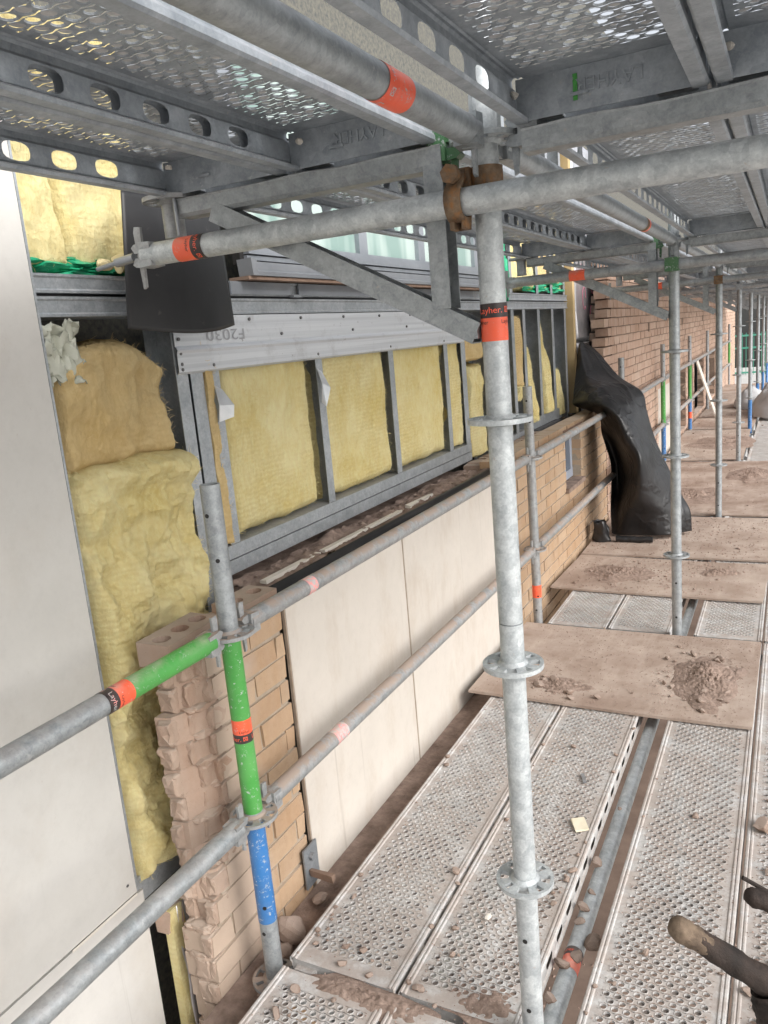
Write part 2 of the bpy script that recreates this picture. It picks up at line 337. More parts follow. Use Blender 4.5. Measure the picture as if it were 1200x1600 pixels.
ORD = ['nearest', 'second', 'third', 'fourth', 'fifth', 'sixth', 'seventh', 'eighth', 'ninth']
L = 2.57; R = .02415; PX = -.723
YS = [L*k*1.004 for k in range(0, 9)]; YM = -2.58

# ------------------------------------------------------------------ setting: ground
tag(MB().box((-60, -60, -6.3), (80, 120, -6.2)).obj('ground', 'ground'), None, None, kind='structure')

# ------------------------------------------------------------------ building: brickwork
def bricks(mb, y0, y1, z0, z1, xf, th=.1025, holes=(), jit=.0015, inset=.0, ragged=None, skip=None):
    bw, bh, jn = .215, .065, .010; n = int(math.ceil((z1-z0)/.075))
    for c in range(n):
        z = z0+c*.075; a = y0+(ragged(c) if ragged else 0); y = math.floor((y0-.25)/.225)*.225+(.1125 if c % 2 else 0)
        while y < y1:
            b0, b1 = max(y, a), min(y+bw, y1); y += .225
            if b1-b0 < .025: continue
            segs = [(b0, b1)]
            for (h0, h1, g0, g1) in holes:
                if z+bh/2 > g0 and z+bh/2 < g1:
                    nx = []
                    for p, q in segs:
                        if q <= h0 or p >= h1: nx.append((p, q)); continue
                        if p < h0-.02: nx.append((p, h0))
                        if q > h1+.02: nx.append((h1, q))
                    segs = nx
            for p, q in segs:
                d = rnd.uniform(-.002, .002); mb.box((xf-th, p, z), (xf+d, q, z+bh), jit=jit)
def backing(mb, y0, y1, z0, z1, xf, th=.1025, holes=(), rec=.008):
    hs = sorted(holes); y = y0
    for h0, h1, g0, g1 in hs:
        if h0 > y: mb.box((xf-th+.006, y, z0), (xf-rec, h0, z1))
        if g0 > z0: mb.box((xf-th+.006, h0, z0), (xf-rec, h1, g0))
        if g1 < z1: mb.box((xf-th+.006, h0, g1), (xf-rec, h1, z1))
        y = h1
    if y < y1: mb.box((xf-th+.006, y, z0), (xf-rec, y1, z1))
XW = -.84
# near pillar with a hacked-off toothed left edge
pil = empty('brick_pillar', (XW, .2, -1), 'broken buff brick pillar with a ragged toothed edge behind the green post', 'brick wall')
o0 = Vector(pil.location)
PZ = -1.095
def yf(z): return .037 if z > .42 else (.037-.125*min(1, (.42-z)/.32))
def rag(c):
    r = random.Random(c*13+5); return yf(PZ+c*.075)-.045+(r.uniform(-.010, .012))
m = MB(); bricks(m, .045, .378, PZ, .92, XW, ragged=rag, jit=.003); q = m.obj('brick_face', 'brick_pillar', pil); q.location = -o0
m = MB()
for c in range(27): z = PZ+c*.075; m.box((XW-.0965, yf(z)+.03, z), (XW-.006, .372, z+.075 if c < 26 else z+.064))
q = m.obj('mortar', 'mortar', pil); q.location = -o0
m = MB()                                                 # hacked brick stubs and mortar lumps down the broken edge
def lump(y0, y1, x0, x1, z0, z1, sd, pw=.26):
    rt = Euler((noise.noise(Vector((sd, 1, 2)))*.12, noise.noise(Vector((sd, 5, 2)))*.15, noise.noise(Vector((sd, 9, 2)))*.25)).to_matrix(); c_ = Vector(((x0+x1)/2, (y0+y1)/2, (z0+z1)/2))
    def f(u, v):
        th = u*math.pi; ph = v*2*math.pi
        p = Vector((math.sin(th)*math.cos(ph), math.cos(th), math.sin(th)*math.sin(ph)))
        p = Vector([math.copysign(abs(t)**pw, t) for t in p])
        k = 1+.10*noise.noise(p*1.3+Vector((sd, sd*2, 0)))
        w_ = Vector((p.x*(x1-x0)/2, p.y*(y1-y0)/2, p.z*(z1-z0)/2))*k; w_ = rt@w_
        w_ += Vector((noise.noise(w_*60+Vector((sd, 0, 0))), noise.noise(w_*60+Vector((0, sd, 0))), noise.noise(w_*60+Vector((0, 0, sd)))))*.006
        w_ += Vector((noise.noise(w_*170+Vector((sd, 0, 0))), noise.noise(w_*170+Vector((0, sd, 0))), noise.noise(w_*170+Vector((0, 0, sd)))))*.0025
        return c_+w_
    m.grid(16, 26, f)
for c in range(27):
    z = PZ+.075*c; r = random.Random(c*7+1); a = yf(z); b_ = -.085+.03*(z > .75)
    e1 = r.uniform(-.008, .008)+(.014 if c % 2 else 0)
    bb = b_+.012+e1*.6; m.prism([(XW-.100, bb), (XW-.055, bb+.012), (XW-.012, a+.002), (XW-.012, a+.05), (XW-.100, a+.05)], z-.006, z+.072, lambda p, q, t: (p, q, t))
    lump(b_+e1, a+.06, XW-.105, XW-.058+r.uniform(-.01, .008), z+.001, z+.066, c*3.1)
    lump((b_+a)/2+r.uniform(-.018, .012), a+.06, XW-.07, XW-.026+r.uniform(-.006, .006), z-.002, z+.067, c*5.7)
    lump(a-.014+r.uniform(-.012, .008), a+.05, XW-.034, XW-.002, z+.001, z+.066, c*4.3)
    lump((b_+a)/2+r.uniform(-.02, .03), a+.05, XW-.098, XW-.012, z+.058, z+.083, c*9.3, .5)
q = m.obj('hacked_edge', 'brick_broken', pil); q.location = -o0
# loose perforated bricks lying on the broken edge
def perforated_brick(name, loc, rz, label, nh=2, ln=.215, mat='brick_broken'):
    t = MB(); wv = ln/nh
    def top(u, v, dz): return (v+.0012*noise.noise(Vector((u*90, v*90, 1))), u, .0325+dz+.0012*noise.noise(Vector((u*70, v*70, 4))))
    for i in range(nh): t.hole(-ln/2+wv*(i+.5), 0, wv/2, .05125, .024, .023, top, ((1, -.05),), 16)
    for i in range(nh): t.add([(x, -ln/2+wv*(i+.5)+y, -.0175) for x, y in ((-.03, -.03), (.03, -.03), (.03, .03), (-.03, .03))], [(0, 1, 2, 3)])
    a, b, z0, z1 = .05125, ln/2, -.0325, .0325
    t.add([(-a, -b, z0), (a, -b, z0), (a, b, z0), (-a, b, z0), (-a, -b, z1), (a, -b, z1), (a, b, z1), (-a, b, z1)], [(0, 3, 2, 1), (0, 1, 5, 4), (1, 2, 6, 5), (2, 3, 7, 6), (3, 0, 4, 7)])
    o = t.obj(name, mat); o.location = loc; o.rotation_euler = (0.015, .02, rz); return tag(o, label, 'brick')
perforated_brick('loose_brick', (XW-.058, .018, .956), .03, 'loose perforated brick overhanging the broken end of the pillar top', 3)
perforated_brick('loose_brick', (XW-.05, .285, .956), -.03, 'dusty brick lying on the pillar top beside the black sill', 2, .17)
o = MB().box((-.022, -.045, -.018), (.022, .045, .018), jit=.005).obj('brick_fragment', 'brick_broken', loc=(XW-.092, .165, .945)); tag(o, 'small mortar coated brick piece behind the green post head', 'brick')
# white boards beside the pillar
for i, (a, b, lab) in enumerate(((.397, 1.205, 'cream facing board beside the broken brick pillar under the sill'), (1.216, 2.37, 'cream facing board with brown drip streaks behind the bright standard'))):
    e = empty('facing_board', (XW+.006, (a+b)/2, -.4), lab, 'wall board')
    MB().box((-.012, a-(a+b)/2, -.5), (0, b-(a+b)/2, 1.325 if i == 0 else 1.335)).obj('board', 'wboard', e)
    MB().box((-.0125, a-(a+b)/2-.004, -.5), (-.002, a-(a+b)/2-.0005, 1.32)).obj('board_edge', 'wboard_edge', e)
# wall with the small window
holeW = (3.76, 4.20, .585, .965)
e = empty('brick_wall', (XW, 3.7, -1), 'low buff brick wall with a small grey window below the ledge', 'brick wall'); o0 = Vector(e.location)
m = MB(); bricks(m, 2.40, 5.06, -1.155, .945, XW, holes=[holeW]); q = m.obj('brick_face', 'brick', e); q.location = -o0
m = MB(); backing(m, 2.405, 5.05, -1.15, .93, XW, holes=[holeW]); q = m.obj('mortar', 'mortar', e); q.location = -o0
m = MB()
y = 2.41
while y < 3.7: m.box((XW-.2, y, .948), (XW-.004, y+.065, .99), jit=.004); y += .075
q = m.obj('ledge_course', 'brick_broken', e); q.location = -o0
q = MB().box((XW-.22, 3.72, .935), (XW+.004, 4.24, .985)).obj('lintel', 'oldwood', e); q.location = -o0
wn = MB(); fx = XW-.115
wn.box((fx, 3.77, .60), (fx+.05, 3.80, .93)); wn.box((fx, 4.14, .60), (fx+.05, 4.199, .93)); wn.box((fx, 3.77, .60), (fx+.052, 4.199, .66)); wn.box((fx, 3.97, .60), (fx+.048, 4.02, .93))
wf = wn.obj('window', 'blue_grey', e); wf.location = -o0
q = MB().box((fx+.01, 3.79, .62), (fx+.02, 4.15, .93)).obj('pane', 'glass_dark', wf)
q = MB().box((XW-.09, 3.745, .56), (XW+.022, 4.215, .592), jit=.002).obj('window_sill', 'dirt', e); q.location = -o0
q = MB().box((XW-.2, 3.7, .4), (XW-.16, 4.3, 1)).obj('window_shade_fill', 'dark', e); q.location = -o0  # dark sheet behind the small window, painted for its shaded inside
# tall far wall
e = empty('brick_wall', (XW, 12, -1), 'tall dusty pink brick wall with toothed broken end receding into distance', 'brick wall'); o0 = Vector(e.location)
hF = [(9.75, 10.6, .08, .97), (11.7, 13.2, .08, .95), (14.2, 15.4, .08, .95), (7.95, 9.1, .02, .90)]
def ragF(c):
    z = -1.155+c*.075
    if z < .98: return .02
    r = random.Random(c*3+2); return .0+max(0, (z-1.0)*.28)+r.choice((-.06, 0, .05, .1))-.06
m = MB(); bricks(m, 5.07, 21.5, -1.155, 2.5, XW, holes=hF, ragged=ragF, jit=.002); q = m.obj('brick_face', 'brick_far', e); q.location = -o0
m = MB(); backing(m, 5.45, 21.49, -1.15, 2.5, XW, holes=hF); backing(m, 5.12, 5.45, -1.15, 1.2, XW); q = m.obj('mortar', 'mortar_dark', e); q.location = -o0
m = MB()
for c in range(20):                                      # second, rough leaf of brick ends behind the face
    z = .99+c*.075; r = random.Random(c+40); a = 5.16+max(0, (z-1)*.28)+r.uniform(-.06, .05)
    m.box((XW-.15, a, z), (XW-.105, a+.25, z+.064), jit=.006)
q = m.obj('broken_ends', 'brick_broken', e); q.location = -o0
m = MB()
for Y, z in ((7.33, 1.57), (10.2, 1.58), (13.0, 1.58)): m.box((XW+.002, Y-.03, z-.045), (XW+.008, Y+.03, z+.045))
q = m.obj('weep_vent', 'mortar_dark', e); q.location = -o0
m = MB().box((-.9, 9.6, -.2), (-.88, 21, 1.1)); o = m.obj('opening_shade_sheet', 'dark', loc=(-.16, 0, 0)); tag(o, 'dark sheet painted as the shade inside the openings at the far end of the wall', 'wall board')  # dark sheet standing in for the shade within the wall openings
o = MB().box((XW-.03, 7.97, -.1), (XW-.006, 9.08, .895)).obj('facing_board', 'wboard'); tag(o, 'pale facing board in the far brick wall behind the second green post', 'wall board')

# ------------------------------------------------------------------ building: sheathing and steel frame
XS = -1.05
e = empty('sheathing_board', (XS, -1.4, -1), 'large cream cement sheathing board filling the left side above its seam', 'wall board')
MB().box((0, -2.2, 1.288), (.012, 1.262, 4.2)).obj('board', 'sheath', e)
MB().box((-.004, 1.2625, 1.288), (.0135, 1.2685, 4.2)).obj('edge_trim', 'frame_steel', e)
m = MB()
for z in (1.325,): m.tube((.0118, 1.235, z), (.0135, 1.235, z), .004, 10)
m.obj('screw', 'screw', e)
o = MB().box((XS+.001, -3.6, -2.2), (XS+.0125, -.118, .281)).obj('sheathing_board', 'sheath'); tag(o, 'lower cream cement sheathing board below the seam at bottom left', 'wall board')
o = MB().box((XS+.013, -.36, .2795), (XS+.0145, -.14, .2865)).obj('seam_sealant', 'white_plank'); tag(o, 'thin pale sealant line along the seam of the left boards', 'sealant')
o = MB().box((XS-.24, -3.6, -2.2), (XS-.20, 22, 4.5)).obj('light_block_lining', 'lining'); tag(o, 'dark speckled lining added against light leaks, seen between the far steel studs', 'wall board')  # dark sheet added behind the insulation so no light leaks through
fr = empty('steel_wall_frame', (XS, 1.3, -1), 'galvanised steel stud wall frame around the yellow insulation behind the sill', 'wall frame'); o0 = Vector(fr.location)
def part(mb, name, mat, par, o0=None, smooth=False):
    q = mb.obj(name, mat, par, smooth); q.location = -Vector(o0) if o0 is not None else (0, 0, 0); return q
def stud(y, z0, z1, wd=.045, lipped=True, x=XS, dp=.10):
    m = MB(); m.box((x-.0015, y-wd/2, z0), (x+.0005, y+wd/2, z1)); m.box((x-dp, y+wd/2-.002, z0), (x-.0016, y+wd/2, z1)); m.box((x-dp, y-wd/2, z0), (x-dp+.002, y+wd/2-.0022, z1)); return m
for y, z0, z1, wd in ((.335, -1, 1.782, .05), (.398, 1.0, 1.782, .055), (.478, 1.087, 1.70, .046), (1.083, 1.087, 1.74, .046), (1.683, 1.087, 1.74, .046), (2.305, 1.087, 1.74, .046), (2.545, 1.087, 1.74, .06), (2.90, .9, 1.782, .05)):
    part(stud(y, z0, z1, wd), 'stud', 'frame_steel', fr, o0)
def rail_(z0, z1, y0, y1, x=XS): return MB().box((x-.10, y0, z0), (x+.003, y1, z1))
part(rail_(1.043, 1.086, .428, 2.575), 'bottom_track', 'frame_steel', fr, o0); part(rail_(.995, 1.039, .43, 2.575), 'bottom_track', 'frame_steel', fr, o0)
part(MB().box((XS-.09, .432, 1.038), (XS-.004, 2.57, 1.044)), 'track_gap_shade', 'dark', fr, o0)  # dark strip painted as the shade in the groove between the tracks
def header(z0, z1):
    m = MB(); f = lambda a, b, t: (XS+a, t, b)
    m.sheet([(-.10, z1), (.003, z1), (.003, z1-.006), (-.001, z1-.010), (-.001, z0+.010), (.003, z0+.006), (.003, z0), (-.10, z0)], -.14, 4.80, f); return m
part(header(1.787, 1.834), 'header_track', 'frame_steel', fr, o0); part(header(1.842, 1.886), 'header_track', 'frame_steel', fr, o0)
part(MB().box((XS-.09, -.14, 1.833), (XS-.02, 4.79, 1.843)), 'track_gap_shade', 'dark', fr, o0)  # painted shade again, between the two header tracks
m = MB()
for a, b in ((.60, .935), (.985, 2.72)): m.box((XS+.004, a, 1.846), (XS+.010, b, 1.884))
part(m, 'head_strip', 'alu', fr, o0)
part(MB().box((XS+.004, .93, 1.838), (XS+.022, .985, 1.846)), 'head_clip', 'dark_steel', fr, o0)
part(rail_(.24, .315, -.14, .6), 'base_track', 'frame_steel', fr, o0)
# upper storey studs + frame of the second window bay
f2 = empty('steel_wall_frame', (XS, 3.9, -1), 'steel stud frame with empty dark bays and leaning wool beyond the bright standard', 'wall frame'); o1 = Vector(f2.location)
for y, z0, z1 in ((3.08, 1.0, 1.786), (3.42, 1.0, 1.786), (3.66, 1.05, 1.786), (4.0, 1.05, 1.786), (4.36, 1.05, 1.786), (4.72, 1.0, 1.786), (3.42, 1.887, 3), (4.0, 1.887, 3), (4.36, 1.887, 3), (4.72, 1.887, 3)):
    part(stud(y, z0, z1, .055), 'stud', 'frame_steel', f2, o1)
part(rail_(.99, 1.065, 3.6, 4.50), 'bottom_track', 'frame_steel', f2, o1); part(rail_(.975, 1.02, 2.95, 3.6), 'bottom_track', 'frame_steel', f2, o1)
part(MB().box((XS-.10, 4.755, .96), (XS-.02, 4.79, 3)), 'end_stud', 'dark_steel', f2, o1)
o = MB().box((XS-.06, 4.84, .98), (XS+.035, 4.915, 3.0), jit=.004).obj('timber_post', 'timber'); tag(o, 'upright pale timber batten between steel frame and foil board', 'timber')
# foil board
e = empty('foil_insulation_board', (XS, 5.3, 1), 'silver foil faced insulation board with red printed rings beside the timber batten', 'insulation')
def ff(u, v):
    y = -.37+.62*u; z = .52+v*1.5; return (.04+.012*noise.noise(Vector((y*6, z*3, 3)))-(.05 if v < .01 else 0), y+.01*noise.noise(Vector((z*9, 0, 0))), z)
solid(MB().grid(20, 40, ff).obj('foil_face', 'foil', e, True), .03, -1)
m = MB()
for yy, zz, ry, rz in ((-.17, .86, .055, .085), (.08, .72, .05, .085), (-.2, 1.05, .05, .08), (.14, .98, .05, .08)):
    pts = [(.058, yy+math.cos(t*math.pi/12)*ry, zz+math.sin(t*math.pi/12)*rz) for t in range(22)]; m.path(pts, .0035, 5)
m.obj('printed_ring', 'red_ink', e)
def ff2(u, v): y = 4.93+.62*u; z = .98+v*.54; return (XS+.05+.05*noise.noise(Vector((y*5, z*4, 9)))*v, y, z)
o = solid(MB().grid(16, 14, ff2).obj('foil_sheet', 'foil', None, True), .003); tag(o, 'crumpled lower foil sheet behind the big black membrane', 'foil sheet')

# ------------------------------------------------------------------ insulation batts
def batt(y0, y1, z0, z1, label, mat='ins', xf=XS-.012, amp=.018, seed=0, top_round=0, tilt=0, th=.12, bulge=.02, nu=70, group=None):
    nv = int(max(20, nu*(z1-z0)/(y1-y0)*.8)); nv = min(nv, 150)
    m = MB()
    def f(u, v):
        y = y0+(y1-y0)*u; z = z0+(z1-z0)*v; ed = min(u, 1-u, v*(z1-z0)/(y1-y0), (1-v)*(z1-z0)/(y1-y0))
        e_ = min(1, ed/.09); rr = math.sqrt(max(0, 1-(1-e_)**2))
        n = fbm(y*4+seed, z*4, seed*1.7)*amp+fbm(y*12, z*10, seed+5)*amp*.45+fbm(y*38, z*45, seed+9)*amp*.10
        cre = -abs(noise.noise(Vector((y*2.2+seed, z*3.1, 7))))-.7*abs(noise.noise(Vector((y*7+seed+.6*z, z*2.6, 3))))-.35*abs(noise.noise(Vector((y*15, z*7, seed))))
        x = xf-(1-rr)*th*.8+n*rr+bulge*rr+cre*amp*.9*rr
        dy = noise.noise(Vector((z*9, seed, 0)))*.012*(1 if u in (0, 1) else .5); dz = noise.noise(Vector((y*9, 3, seed)))*.014
        if top_round: dz -= top_round*(2*abs(u-.5))**2.2*v**3
        return (x+tilt*(v-.5), y+dy, z+dz)
    m.grid(nu, nv, f); o = m.obj('insulation_batt', mat, None, True); solid(o, .02, -1)
    fm = MB(); rg = random.Random(int(seed*10)); nf = int(1500*(y1-y0)*(z1-z0)/.33)+120      # loose fibres and torn fluff
    for _ in range(nf):
        edge = rg.random() < .35; u = (rg.choice((rg.uniform(.0, .06), rg.uniform(.94, 1.0))) if edge and rg.random() < .6 else rg.random()); v = (rg.choice((rg.uniform(0, .05), rg.uniform(.95, 1))) if edge and .06 < u < .94 else rg.random())
        p = Vector(f(u, v))+Vector((.001, 0, 0)); a = rg.gauss(math.pi/2 if edge else 0, .9); ln = rg.uniform(.008, .026); lift = rg.uniform(.0, .5); cv = rg.uniform(-.6, .6); w_ = rg.uniform(.0003, .0007); q = []
        for i in range(4):
            d = Vector((lift*(1-.3*i), math.cos(a+cv*i), math.sin(a+cv*i))).normalized(); n_ = Vector((0, -d.z, d.y))*w_*(1 if i < 3 else .2)
            q += [p-n_, p+n_]; p = p+d*ln/3
        fm.add(q, [(0, 1, 3, 2), (2, 3, 5, 4), (4, 5, 7, 6)])
    fm.obj('loose_fibres', mat, o)['kind'] = 'stuff'; return tag(o, label, 'insulation', group)
batt(-.115, .31, 1.40, 1.735, 'rounded brownish wool batt at the top of the left bay', 'ins_or', seed=3, top_round=.11, bulge=.03, amp=.03, xf=XS-.03)
batt(-.125, .31, .80, 1.425, 'lumpy yellow wool batt below the brownish one in left bay', 'ins', seed=8, bulge=.05, amp=.06)
batt(-.125, .34, .28, .83, 'lowest yellow wool batt behind the broken brick pillar', 'ins', seed=14, bulge=.04, amp=.06)
batt(.425, .47, 1.09, 1.70, 'narrow ragged wool strip beside the left jamb stud', 'ins_or', seed=21, nu=12, amp=.012)
batt(.50, 1.035, 1.085, 1.68, 'first full wool batt under the silver flashing', 'ins', seed=31, xf=XS-.012, bulge=.002, amp=.011)
batt(1.095, 1.672, 1.085, 1.70, 'second full wool batt under the silver flashing', 'ins', seed=43, xf=XS-.012, bulge=.002, amp=.011)
batt(1.697, 2.290, 1.085, 1.70, 'third full wool batt with a horizontal joint line', 'ins', seed=57, amp=.009, xf=XS-.012, bulge=.002)
batt(2.32, 2.525, 1.085, 1.70, 'narrow wool batt at the right end of the frame', 'ins', seed=66, nu=24, amp=.008, xf=XS-.012, bulge=.002)
batt(2.60, 2.86, .98, 1.50, 'wool batt in the gap just left of bright standard', 'ins', seed=71, nu=30)
batt(2.60, 2.86, 1.51, 1.70, 'short brown wool piece above the gap left of bright standard', 'ins_or', seed=73, nu=30)
for (a, b, z0, z1, tl, lab, sd) in ((2.95, 3.34, 1.02, 1.55, -.05, 'slumped wool batt just right of the bright standard', 81), (3.46, 3.62, 1.3, 1.75, 0, 'upright brownish wool strip between far studs', 83),
        (3.46, 3.62, 1.2, 1.31, .04, 'small folded wool square hanging over a far post', 84), (3.70, 3.86, 1.04, 1.56, -.08, 'leaning wool strip in the first empty dark bay', 86),
        (4.05, 4.24, 1.06, 1.72, -.08, 'leaning wool strip in the middle dark bay', 88), (4.43, 4.62, 1.0, 1.36, -.04, 'short wool strip in the last dark bay', 91)):
    batt(a, b, z0, z1, lab, 'ins_or' if sd == 83 else 'ins', seed=sd, nu=22, amp=.014, tilt=tl, xf=XS-.02)
for (a, b, lab, sd, mt) in ((-.125, .0, 'left wool batt under the upper deck in corner', 101, 'ins'), (.005, .30, 'wide wool batt under the upper deck beside the sheathing', 103, 'ins'),
        (3.45, 3.97, 'upper wool batt above green sheet beyond the bright standard', 105, 'ins'), (4.03, 4.33, 'brownish upper wool batt near the timber batten', 106, 'ins_or'), (4.4, 4.7, 'upper wool batt right beside the timber batten', 108, 'ins')):
    batt(a, b, 1.90, 2.5, lab, mt, seed=sd, nu=34, xf=XS-.03, tilt=.0)
def scrap(name, label, cat, mat, c, sx, sy, sz, seed, n=18, rough=.5, th=.0015):
    def f(u, v):
        a, b = u*2-1, v*2-1; q = Vector((a*2.3+seed, b*2.3, seed*.7))
        return (c[0]+sx*noise.noise(q)*1.4+rough*sx*noise.noise(q*2.7), c[1]+sy*a+.25*sy*noise.noise(q+Vector((5, 1, 0))), c[2]+sz*b+.4*sz*noise.noise(q+Vector((9, 4, 2)))+.15*sz*noise.noise(q*3))
    o = solid(MB().grid(n, n, f).obj(name, mat, None, True), th); return tag(o, label, cat)
scrap('plastic_scrap', 'crumpled clear plastic sheet over the top corner of the left bay', 'plastic', 'clear', (XS+.0, -.075, 1.70), .02, .055, .075, 4)
scrap('green_sheet', 'crumpled green plastic sheet on the upper steel track at left', 'plastic', 'greenpoly', (XS-.015, .03, 1.905), .025, .16, .022, 11, 26)
scrap('green_sheet', 'green plastic sheet crumpled below the far upper wool batts', 'plastic', 'greenpoly', (XS-.01, 4.2, 1.94), .03, .5, .04, 17, 26)
scrap('green_sheet', 'tall green plastic strip beside the far bracket post', 'plastic', 'greenpoly', (XS+.0, 3.3, 2.05), .02, .06, .2, 19)
m = MB(); m.box((XS-.06, .255, 1.888), (XS+.02, .30, 2.09), jit=.006); o = m.obj('foam_block', 'timber'); tag(o, 'upright pale foam block leaning beside the black flap', 'foam')

def chunk_mesh(name, sd, mat, jit=.28, flat=.7):
    r = random.Random(sd); m = MB()
    t = (1+5**.5)/2; vs = [Vector(p).normalized() for p in ((-1, t, 0), (1, t, 0), (-1, -t, 0), (1, -t, 0), (0, -1, t), (0, 1, t), (0, -1, -t), (0, 1, -t), (t, 0, -1), (t, 0, 1), (-t, 0, -1), (-t, 0, 1))]
    fs = [(0, 11, 5), (0, 5, 1), (0, 1, 7), (0, 7, 10), (0, 10, 11), (1, 5, 9), (5, 11, 4), (11, 10, 2), (10, 7, 6), (7, 1, 8), (3, 9, 4), (3, 4, 2), (3, 2, 6), (3, 6, 8), (3, 8, 9), (4, 9, 5), (2, 4, 11), (6, 2, 10), (8, 6, 7), (9, 8, 1)]
    vs = [v.copy() for v in vs]; cache = {}
    def mid(i, j):
        k = (min(i, j), max(i, j))
        if k not in cache: vs.append(((vs[i]+vs[j])/2).normalized()); cache[k] = len(vs)-1
        return cache[k]
    nf = []
    for a, b, c in fs: p, q, s_ = mid(a, b), mid(b, c), mid(c, a); nf += [(a, p, s_), (b, q, p), (c, s_, q), (p, q, s_)]
    off = Vector((sd*3.3, sd, 0))
    # cut by a few random planes so the lump has broken facets
    pl = [(Vector([r.uniform(-1, 1) for _ in 'xyz']).normalized(), r.uniform(.45, .8)) for _ in range(5)]
    out = []
    for v in vs:
        w_ = v*(1+jit*noise.noise(v*1.6+off))
        for n_, d_ in pl:
            k = w_.dot(n_)
            if k > d_: w_ = w_-n_*(k-d_)*.9
        w_ = w_+Vector((1, 1, 1))*(.05*noise.noise(v*5+off)); out.append((w_.x*.9, w_.y, w_.z*flat))
    m.add(out, nf); return m.mesh(name, mat)
foam_lump = [chunk_mesh('foam_lump', 200+i, 'foam') for i in range(3)]
for i, (y, x, z, s) in enumerate(((.10, .0, 1.912, .028), (.14, .015, 1.925, .024), (.17, .0, 1.915, .026), (.20, .02, 1.93, .03), (.225, .01, 1.905, .02), (.12, .03, 1.90, .016), (.185, .03, 1.898, .018), (.24, .025, 1.94, .022))):
    o = D.objects.new('foam_lump', foam_lump[i % 3]); col.objects.link(o); o.location = (XS+x, y, z); o.scale = (s*.7, s*1.1, s*.8); o.rotation_euler = (i, i*2, i*3)
    tag(o, 'broken cream foam lump on the green sheet under the upper deck', 'foam', 'foam lumps on the green sheet')

# ------------------------------------------------------------------ flashing, upper window, sill ledge
e = empty('flashing_panel', (XS, 1.45, 1.7), 'streaky silver aluminium flashing panel above the wool batts', 'flashing')
m = MB(); f = lambda a, b, t: (a, t, b)
m.sheet([(.006, .083), (.006, .0), (.011, -.004), (.014, -.012), (.010, -.02), (.009, -.072), (.002, -.078)], -1.135, 1.10, f); m.sheet([(.006, .083), (-.01, .083)], -1.135, 1.10, f)
solid(m.obj('panel', 'flash', e), .0015)
m = MB()
for yy, zz in [(-1.12, z) for z in (.06, .02, -.02, -.05, -.065)]+[(-1.08+i*.305, .07) for i in range(8)]+[(-.98+i*.6, -.06) for i in range(4)]+[(-.6+i*.5, .02) for i in range(3)]: m.tube((.0065, yy, zz), (.012, yy, zz), .005, 8)
m.obj('screw', 'screw', e)
textmesh('F2030', .075, 'marker', 'handwriting', lambda c: Vector((.0085, -.90-c.x*1.05, .028-c.y*.62)), e)
e = empty('upper_window', (XS, 1.8, 1.9), 'upper window with grey aluminium frame and glass painted with mint reflections above flashing', 'window')
m = MB(); f = lambda a, b, t: (a, t, b)
m.prism([(.05, .0), (.05, .012), (.03, .02), (.03, .045), (.0, .05), (.0, 0)], -1.13, 1.1, f); m.obj('sill', 'grey_alu', e)
MB().box((-.03, -1.15, -.012), (.045, 1.0, -.001), jit=.001).obj('timber_packer', 'oldwood', e)
m = MB(); m.box((-.03, -1.1, .052), (.012, 1.1, .066)); m.box((-.03, -1.1, .070), (.02, 1.1, .094)); m.box((-.03, -1.1, .097), (.006, 1.1, .112))
for yy in (-1.09, -.28, .30, 1.04): m.box((-.03, yy-.035, .113), (.0, yy+.035, .8))
m.obj('frame', 'alu', e)
MB().box((-.028, -1.05, .113), (-.02, 1.05, .8)).obj('pane', 'glass', e)
MB().box((-.031, -1.12, .04), (-.001, 1.09, .1)).obj('gasket', 'black', e)
m = MB()
for yy in (-1.12,): m.box((0, yy-.02, -.002), (.055, yy+.012, .05), jit=.003)
m.obj('sill_end_cap', 'grey_alu', e)
o = MB().box((XS-.08, .42, .925), (XW+.0, 2.385, .962)).obj('sill_ledge', 'dirt'); tag(o, 'long dusty ledge below the steel frame covered in debris', 'ledge')
def lf(u, v):
    y = .42+1.97*u; x = XS+.004+v*.165; return (x, y, .964+.016*abs(noise.noise(Vector((x*34, y*22, 1))))+.03*max(0, noise.noise(Vector((x*14, y*6, 4))))+.008*noise.noise(Vector((x*80, y*60, 2))))
o = MB().grid(220, 18, lf).obj('dust_layer', 'dirt', None, True); tag(o, 'brown dust and mortar crumbs lying along the sill ledge', 'dust', kind='stuff')
e = empty('black_sill_strip', (XW, 1.4, .93), 'black plastic cavity strip along the sill above the cream boards', 'strip')
m = MB(); f = lambda a, b, t: (a, t, b); m.sheet([(-.05, .045), (-.038, .052), (-.03, .05), (-.022, .035), (-.006, .03), (0.004, .005), (.004, -.012)], -1.02, 1.02, f); solid(m.obj('strip', 'black', e, True), .003)
m = MB()
for a, b, x in ((-.95, -.62, -.115), (-.60, .02, -.11), (.1, .34, -.108)): m.box((x, a, .038), (x+.022, b, .050), jit=.003)
o = m.obj('timber_lath', 'white_plank', None); o.location = (XW, 1.4, .93); tag(o, 'broken pale timber lath lying along the sill ledge', 'timber')
